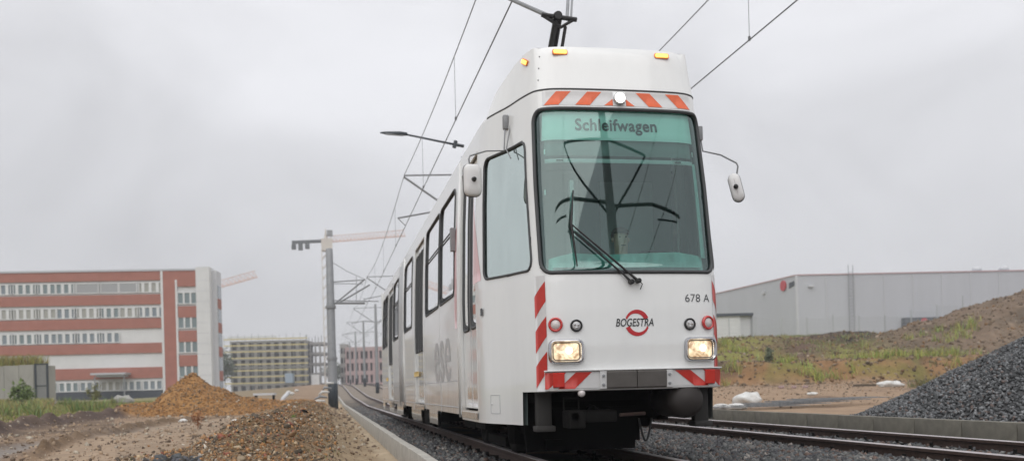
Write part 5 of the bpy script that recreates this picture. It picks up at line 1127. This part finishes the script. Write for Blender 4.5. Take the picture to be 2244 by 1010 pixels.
# mesh fence on the embankment
ff = Facade(1750, 700, 92, R(-11)); fen = empty('mesh_fence', (ff.P.x, ff.P.y, 0)); tag(fen, 'thin grey mesh fence along the top of the embankment', 'fence')
fm = mat('fence_wire', (.40, .42, .43), .6)
ul_, zf = ff.uv(1540, 700); ur_, _ = ff.uv(2150, 700); n_ = int((ur_-ul_)/2.5); gzf = 3.6
for i in range(n_+1):
    u = ul_+2.5*i; p_ = ff.L(u, 0); g0 = gz(p_.x, p_.y); mb = MB(); ff.box(mb, u-.04, u+.04, g0-.2, g0+2.6, -.04, .04); part('post', mb, fm, fen)
    if i < n_:
        mb = MB()
        for j in range(1, 20): x = u+2.5*j/20; ff.box(mb, x-.009, x+.009, g0-.1, g0+2.4, -.009, .009)
        for j in range(6): z = g0+.3+.42*j; ff.box(mb, u, u+2.5, z-.008, z+.008, .009, .018)
        part('mesh_panel', mb, fm, fen)
# ================================================================== CRANES
def lattice(mb, a, b, w, h, n, r):
    a = Vector(a); b = Vector(b); d = (b-a).normalized(); s = d.cross(Vector((0, 0, 1))).normalized()*w/2; up = s.cross(d).normalized()*h
    if up.z < 0: up = -up
    ch = [(a-s, b-s), (a+s, b+s), (a+up, b+up)] if abs(d.z) < .9 else []
    for p_, q_ in ch: mb.tube([p_, q_], r, 4)
    for i in range(n):
        t0, t1, tm = i/n, (i+1)/n, (i+.5)/n
        mb.tube([a.lerp(b, t0)-s, a.lerp(b, tm)+up, a.lerp(b, t1)-s], r*.6, 4); mb.tube([a.lerp(b, t0)+s, a.lerp(b, tm)+up, a.lerp(b, t1)+s], r*.6, 4)
M['counter'] = mat('grey_counterweight', (.13, .14, .15), .8)
def crane(label, mx, topy, basey, d, jx, jy, cx_, cy_, n):
    top = atd(mx, topy, d); root = empty('tower_crane', (top.x, top.y, 0)); tag(root, label, 'crane')
    o = root.location; zb_ = gz(top.x, top.y)-1
    mb = MB(); w = .9
    for sx in (-1, 1):
        for sy in (-1, 1): mb.tube([(sx*w, sy*w, zb_), (sx*w, sy*w, top.z)], .13, 4)
    k = int((top.z-zb_)/2.2)
    for i in range(k):
        z_0, z_1 = zb_+2.2*i, zb_+2.2*(i+1)
        for s in (-1, 1): mb.tube([(-w, s*w, z_0), (w, s*w, z_1)], .08, 4); mb.tube([(s*w, -w, z_1), (s*w, w, z_0)], .08, 4)
    mb.build('mast', M['crane_w'], root)
    je = atd(jx, jy, d)-o; ce = atd(cx_, cy_, d)-o; t0 = Vector((0, 0, top.z))
    mb = MB(); lattice(mb, t0, je, 1.1, 1.3, n, .075); mb.build('jib', M['crane_r'], root)
    mb = MB(); mb.tube([t0+Vector((0, 0, .3)), ce+Vector((0, 0, .3))], .45, 4); mb.build('counter_jib', M['counter'], root)
    for k in (.55, .75, .95): MB().box(t0.lerp(ce, k)+Vector((0, 0, -.7)), (1.0, .8, 1.1+.5*(k == .75))).build('counterweight', M['counter'], root)
    MB().box(t0+Vector((.2, 0, -.6)), (2.4, 2.2, 2.6)).build('slewing_cab', M['crane_w'], root); MB().box(t0+Vector((.9, -.6, 1.9)), (1.2, 1.2, 1.2)).build('winch', M['galv'], root)
    MB().tube([t0, t0+Vector((0, 0, 3.0))], [.5, .1], 6).build('tower_top', M['crane_w'], root)
crane('orange and white tower crane with dark counterweights behind the tall grey mast', 714, 531, 840, 210, 888, 517, 640, 534, 22)
crane('orange crane jib rising from behind the white tower of the office block', 452, 638, 850, 190, 563, 607, 425, 640, 12)
# ================================================================== TREES / SHRUBS far
def leafcloud(name, c, rad, n, size, col, parent=None, m=None):
    cs = rng.standard_normal((max(6, n//60), 3)); cs /= np.linalg.norm(cs, axis=1)[:, None]; cs *= rng.random((len(cs), 1))**.5*.75
    p_ = cs[rng.integers(0, len(cs), n)]+rng.standard_normal((n, 3))*.2; p_ = p_*np.array(rad)+np.array(c)
    a = rng.standard_normal((n, 3)); a /= np.linalg.norm(a, axis=1)[:, None]; b_ = np.cross(a, rng.standard_normal((n, 3))); b_ /= np.linalg.norm(b_, axis=1)[:, None]
    s_ = size*(.6+.8*rng.random((n, 1))); v = np.stack([p_-a*s_, p_+b_*s_*.6, p_+a*s_, p_-b_*s_*.6], 1).reshape(-1, 3); f_ = np.arange(n*4).reshape(-1, 4)
    t_ = np.clip(np.array(col)*(.6+.8*rng.random((n, 1))), .005, 1); return npmesh(name, v, f_, m or M['blade'], tone=np.repeat(t_, 4, 0), parent=parent)
def tree(label, px, d, h, r, col):
    g = atd(px, 845, d); z0 = gz(g.x, g.y)-.3; root = empty('tree', (g.x, g.y, z0)); tag(root, label, 'tree')
    tr = MB(); tr.tube([(0, 0, 0), (.05*h*.1, 0, h*.35), (0, .1, h*.8)], [h*.035, h*.025, h*.01], 7)
    for k in range(6): a = k*1.05; tr.tube([(0, 0, h*(.3+.07*k)), (math.cos(a)*r*.6, math.sin(a)*r*.6, h*(.5+.07*k))], [h*.012, h*.004], 5)
    tr.build('trunk', M['soot'], root); leafcloud('crown', (0, 0, h*.62), (r, r, h*.38), 2600, .22, col, root)
tree('grey green tree between the office tower and the scaffolded block', 487, 200, 10.5, 3.2, (.10, .13, .09))
tree('low dark tree far off at the end of the tracks', 735, 300, 8, 5, (.07, .09, .05))
# ================================================================== GRASS AND WEEDS
def blades(name, P_, h, w, col, label=None, lean=.35):
    n = len(P_); a = rng.random(n)*6.28; dx = np.stack([np.cos(a), np.sin(a), np.zeros(n)], 1)*(w*(.6+.8*rng.random(n)))[:, None]; hh = (h*(.5+rng.random(n)))[:, None]
    ln = rng.standard_normal((n, 3))*lean*hh; ln[:, 2] = 0; up = np.array([[0, 0, 1.]])*hh
    v = np.stack([P_-dx, P_+dx, P_+dx*.6+up*.6+ln*.4, P_+up+ln, P_-dx*.6+up*.6+ln*.4], 1).reshape(-1, 3); f_ = np.arange(n)[:, None]*5
    f_ = np.concatenate([np.hstack([f_, f_+1, f_+2, f_+4]), np.hstack([f_+4, f_+2, f_+3, f_+3])[:, :4]]); 
    t_ = np.clip(np.array(col)*(.6+.8*rng.random((n, 1)))*(1+.15*rng.standard_normal((n, 3))), .005, 1)
    tri = np.concatenate([np.stack([np.arange(n)*5+i for i in q_], 1) for q_ in ((0, 1, 2), (0, 2, 4), (4, 2, 3))])
    o = npmesh(name, v, tri, M['blade'], tone=np.repeat(t_, 5, 0)); 
    if label: tag(o, label, 'grass', kind='stuff')
    return o
def scat(n, pxa, pxb, da, db, keep=None):
    px = rng.uniform(pxa, pxb, n); d = da+(db-da)*rng.random(n); P_ = np.stack([d*FW.x+(px-CX)/F*d*R0.x, d*FW.y+(px-CX)/F*d*R0.y], 1); x, y = P_.T
    if keep is not None: k = keep(x, y, px, d); x = x[k]; y = y[k]
    return np.stack([x, y, height(x, y)], 1)
P_ = scat(42000, -250, 360, 23, 68, lambda x, y, px, d: (fbm(x, y, 3, 3) > -.4) & (d > 23.5+.047*px+1.2*fbm(x, y, 1.7, 3))); blades('grass', P_, .09, .014, (.22, .22, .07), 'low green and yellow grass on the field before the office block')
P_ = scat(15000, -250, 115, 44, 57, lambda x, y, px, d: fbm(x+5, y, 1.5, 3) > -.1); blades('tall_grass', P_, .36, .018, (.30, .28, .11), 'tall yellowish grass in front of the concrete wall')
P_ = np.array([list(fb.L(ub-9*rng.random(), 0, -.1-2*rng.random())) for _ in range(3600)]); P_[:, 2] = zb1-.03; blades('grass', P_, .55, .02, (.26, .23, .07), 'dry grass tufts growing on top of the concrete wall')
def clumps(n, pxa, pxb, da, db, per, sp, keep=None):
    c = scat(n, pxa, pxb, da, db, keep); q_ = np.repeat(c, per, 0); q_[:, :2] += rng.standard_normal((len(q_), 2))*sp; q_[:, 2] = height(q_[:, 0], q_[:, 1]); return q_
P_ = clumps(480, 1500, 2150, 44, 57, 26, .16, lambda x, y, px, d: fbm(x, y, 2.5, 3) > .0); blades('weeds', P_, .40, .015, (.30, .32, .09), 'yellow green weeds growing on the embankment terraces')
P_ = clumps(260, 1500, 1900, 53, 84, 45, .5, lambda x, y, px, d: fbm(x, y, 3, 3) > -.1); blades('grass', P_, .16, .02, (.22, .22, .09), 'rough grass on the upper embankment')
P_ = clumps(50, 2000, 2300, 32, 46, 30, .12); blades('weeds', P_, .2, .015, (.16, .15, .06), 'thin weeds on the brown hill')
P_ = clumps(26, -250, 280, 30, 58, 60, .25); blades('weeds', P_, .4, .02, (.16, .20, .06), 'green weed clumps rising from the grass at the left')
n_ = 5000; y_ = 8+22*rng.random(n_)**1.3; x_ = -.6+.55*rng.standard_normal(n_)*(.75+.02*y_); k = (x_ < .2) & (x_ > -2) & (fbm(x_, y_, .6, 2) > .12); P_ = np.stack([x_[k], y_[k], height(x_[k], y_[k])], 1); blades('dry_weeds', P_, .045, .003, (.22, .17, .07), 'low dry weeds growing in clumps on the rubble ridge', 1.0)
def plant(px, py, d, h, n, col, label):
    g = atd(px, py, d); g.z = gz(g.x, g.y); root = empty('weed_plant', g); tag(root, label, 'plant')
    mb = MB()
    for k in range(n):
        a = rng.random()*6.28; l_ = .35*rng.random(); mb.tube([(0, 0, 0), (math.cos(a)*l_*h*.4, math.sin(a)*l_*h*.4, h*.6), (math.cos(a)*l_*h, math.sin(a)*l_*h, h*(.7+.3*rng.random()))], [.008, .006, .003], 4)
    mb.build('stems', M['blade'], root); 
    me = root.children[0].data; at_ = me.color_attributes.new('tone', 'FLOAT_COLOR', 'POINT'); at_.data.foreach_set('color', np.tile(np.array([*col, 1], np.float32)*.8, len(me.vertices)))
    leafcloud('leaves', (0, 0, h*.55), (h*.35, h*.35, h*.5), 60*n, h*.05, col, root)
plant(45, 880, 50, 1.9, 7, (.12, .17, .05), 'tall green weed in front of the concrete wall, the left one'); plant(60, 880, 49, 1.3, 6, (.12, .17, .05), 'short bushy green weed in front of the concrete wall')
plant(205, 870, 55, 1.2, 6, (.17, .17, .06), 'thin leafless looking weed before the dark plinth'); plant(645, 952, 12.0, .10, 6, (.17, .24, .05), 'small bright green tuft on the rubble ridge')
plant(433, 925, 20, .45, 3, (.28, .12, .05), 'rusty red dry stalk behind the rubble ridge'); plant(1685, 790, 47, .8, 14, (.15, .18, .12), 'grey green bush on the embankment slope')
plant(368, 853, 52, .6, 6, (.10, .18, .04), 'green bush at the foot of the office block by the orange heap')
# ================================================================== DEBRIS
def lump(name, c, r, m, label, cat, grp=None, flat=.55, seed=0):
    bm = bmesh.new(); bmesh.ops.create_icosphere(bm, subdivisions=3, radius=1)
    for v in bm.verts:
        k = 1+.35*noise.noise(v.co*1.7+Vector((seed, 0, 0)))+.12*noise.noise(v.co*5+Vector((seed, 0, 3))); v.co = Vector((v.co.x*r[0], v.co.y*r[1], v.co.z*r[2]))*k
    me = bpy.data.meshes.new(name); bm.to_mesh(me); bm.free(); o = link(name, me, m, None, True); o.location = c; tag(o, label, cat, grp); return o
def gpt(px, py, d0): 
    p_ = atd(px, py, d0); p_.z = gz(p_.x, p_.y); return p_
for i, (px, py, d, r, lb) in enumerate([(1640, 880, 27, (.42, .3, .22), 'largest crumpled white sack near the kerb, beside the tram'), (1612, 892, 24.5, (.25, .2, .1), 'small crumpled white sack just right of the tram'), (1580, 890, 25, (.2, .2, .1), 'small white sack half hidden by the tram front'),
    (1950, 852, 36, (.5, .3, .14), 'flat white sack lying on the bare ground before the embankment'), (1780, 868, 31, (.16, .12, .06), 'small white scrap on the bare ground right of the sacks')]):
    q_ = gpt(px, py, d); lump('sack', q_+Vector((0, 0, r[2]*.6)), r, M['sack'], lb, 'sack', seed=i*7)
for i, (px, d, s_, mt, lb) in enumerate([(556, 22, .10, 'sack', 'round pale boulder behind the rubble ridge'), (400, 25, .10, 'sack', 'white rock at the foot of the orange heap'), (515, 26, .10, 'sack', 'flat white stone on the low ridge by the path'), (270, 60, .6, 'conc2', 'grey concrete block lying in the grass before the office'), (665, 15, .07, 'soot', 'dark grey rock on top of the rubble ridge'), (348, 8.2, .055, 'darkrock', 'large dark slag boulder at the near foot of the ridge'), (385, 8.1, .05, 'darkrock', 'second slag boulder, right of the large dark one')]):
    if mt == 'darkrock': M[mt] = mat('dark_slag', (.075, .08, .085), .7, 0, 18, .4, .02)
    q_ = gpt(px, 900, d); lump('boulder', q_+Vector((0, 0, s_*.3)), (s_, s_*.8, s_*.6), M[mt] if mt != 'conc2' else M['conc2'], lb, 'rock', seed=40+i*3)
for i, (px, w) in enumerate([(1712, .22), (1740, .16), (1765, .22)]):
    q_ = gpt(px, 848, 37); o = MB().box((0, 0, 0), (w, .15, .1), rz=random.random()).build('brick_rubble', M['pinkbrick']); o.location = q_+Vector((0, 0, .06)); bevel(o, .02); tag(o, 'broken orange brick piece on the ground before the embankment', 'brick', 'broken bricks before the embankment')
q_ = gpt(1895, 853, 36); o = MB().box((0, 0, 0), (.9, .14, .08), rz=.1).build('timber', mat('weathered_timber', (.10, .08, .06), .9)); o.location = q_+Vector((0, 0, .08)); tag(o, 'weathered plank left of the flat white sack', 'timber')
fl = empty('mesh_mats', gpt(1745, 888, 24.5)); tag(fl, 'pile of flat reinforcing mesh mats lying behind the right kerb', 'mesh mats')
for k in range(5):
    mb = MB(); a = R(-14+k*5); ox = -1.2+.6*k
    for i in range(9): mb.tube([(ox-1.2*math.cos(a), -.5+.14*i-1.2*math.sin(a), .05+.035*k), (ox+1.2*math.cos(a), -.5+.14*i+1.2*math.sin(a), .06+.035*k)], .009, 4)
    for i in range(12): mb.tube([(ox-1.1+.2*i, -.6, .055+.035*k), (ox-1.1+.2*i, .75, .06+.035*k)], .009, 4)
    mb.build('mesh_mat', M['galv'], fl)
# far site things on the left of the tall mast
def small(name, px, d, build, label, cat): 
    g = gpt(px, 850, d); root = empty(name, g, -TH); tag(root, label, cat); build(root); return root
def tbl(r_):
    MB().box((0, 0, .55), (1.0, .5, .10)).build('top', M['cladl'], r_)
    for s in (-1, 1): MB().box((s*.42, 0, .25), (.06, .3, .5)).build('leg', M['soot'], r_)
small('trestle', 580, 46, tbl, 'low white trestle standing on the rubble field', 'trestle')
def pipe(r_): MB().tube([(-.15, 0, 0), (-.05, 0, .35), (.15, .3, .62)], .10, 8).build('pipe', M['cladl'], r_, True); MB().lathe([(.09, 0), (.11, .03), (.07, .08), (0, .10)], (.15, .3, .62), n=12).build('pipe_cap', M['sack'], r_, True); MB().box((-.3, 0, .05), (.6, .5, .12)).build('foot', M['soot'], r_)
small('pipe_stub', 622, 45, pipe, 'pale leaning pipe with white cap near the tall mast', 'pipe')
for i, (px, d, r, lb) in enumerate([(638, 70, (.20, .16, .12), 'small white bag on the far mound, left'), (650, 78, (.16, .14, .1), 'small white bag on the far mound, right')]): q_ = gpt(px, 850, d); lump('bag', q_+Vector((0, 0, .35)), r, M['sack'], lb, 'bag', seed=80+i)
def wrap(r_):
    for k in range(5):
        q0_ = Vector((-.25+.08*k, 0, .1+.16*k)); MB().tube([q0_+Vector((-.28+.07*k, 0, -.04)), q0_+Vector((0, .02, .06)), q0_+Vector((.25, 0, .05-.04*(k%2)))], [.02, .055, .03], 8).build('cable_roll', M['galv'] if k % 2 else M['sack'], r_, True)
g_ = Vector((-.05, 35.5, gz(-.05, 35.5))); wr_ = empty('cable_bundle', g_); tag(wr_, 'grey and white bundle of cable tubes leaning at the foot of the tall mast', 'cable bundle'); wrap(wr_)
# tubes lying between the far tracks
tb = empty('pipe_coil', (4.0, 48, gz(4.0, 48)+.05)); tag(tb, 'pale coil of pipe lying between the tracks beyond the tram', 'pipe coil')
for k in range(3): MB().tube([(.9*math.cos(a)*(1-.1*k), 1.8*math.sin(a)*(1-.1*k), .08+.07*k) for a in np.linspace(0, 6.1, 24)], .05, 6).build('loop', M['cladl'], tb, True)
# ================================================================== HAZE
hz = MB().box((40, 180, 30), (700, 900, 66)).build('haze', None); tag(hz, kind='stuff')
hm = bpy.data.materials.new('air'); hm.use_nodes = True; t = hm.node_tree; t.nodes.clear(); o_ = t.nodes.new('ShaderNodeOutputMaterial'); v_ = t.nodes.new('ShaderNodeVolumePrincipled'); v_.inputs['Color'].default_value = (.93, .94, .97, 1); v_.inputs['Density'].default_value = .0009
t.links.new(v_.outputs[0], o_.inputs['Volume']); hz.data.materials.append(hm)
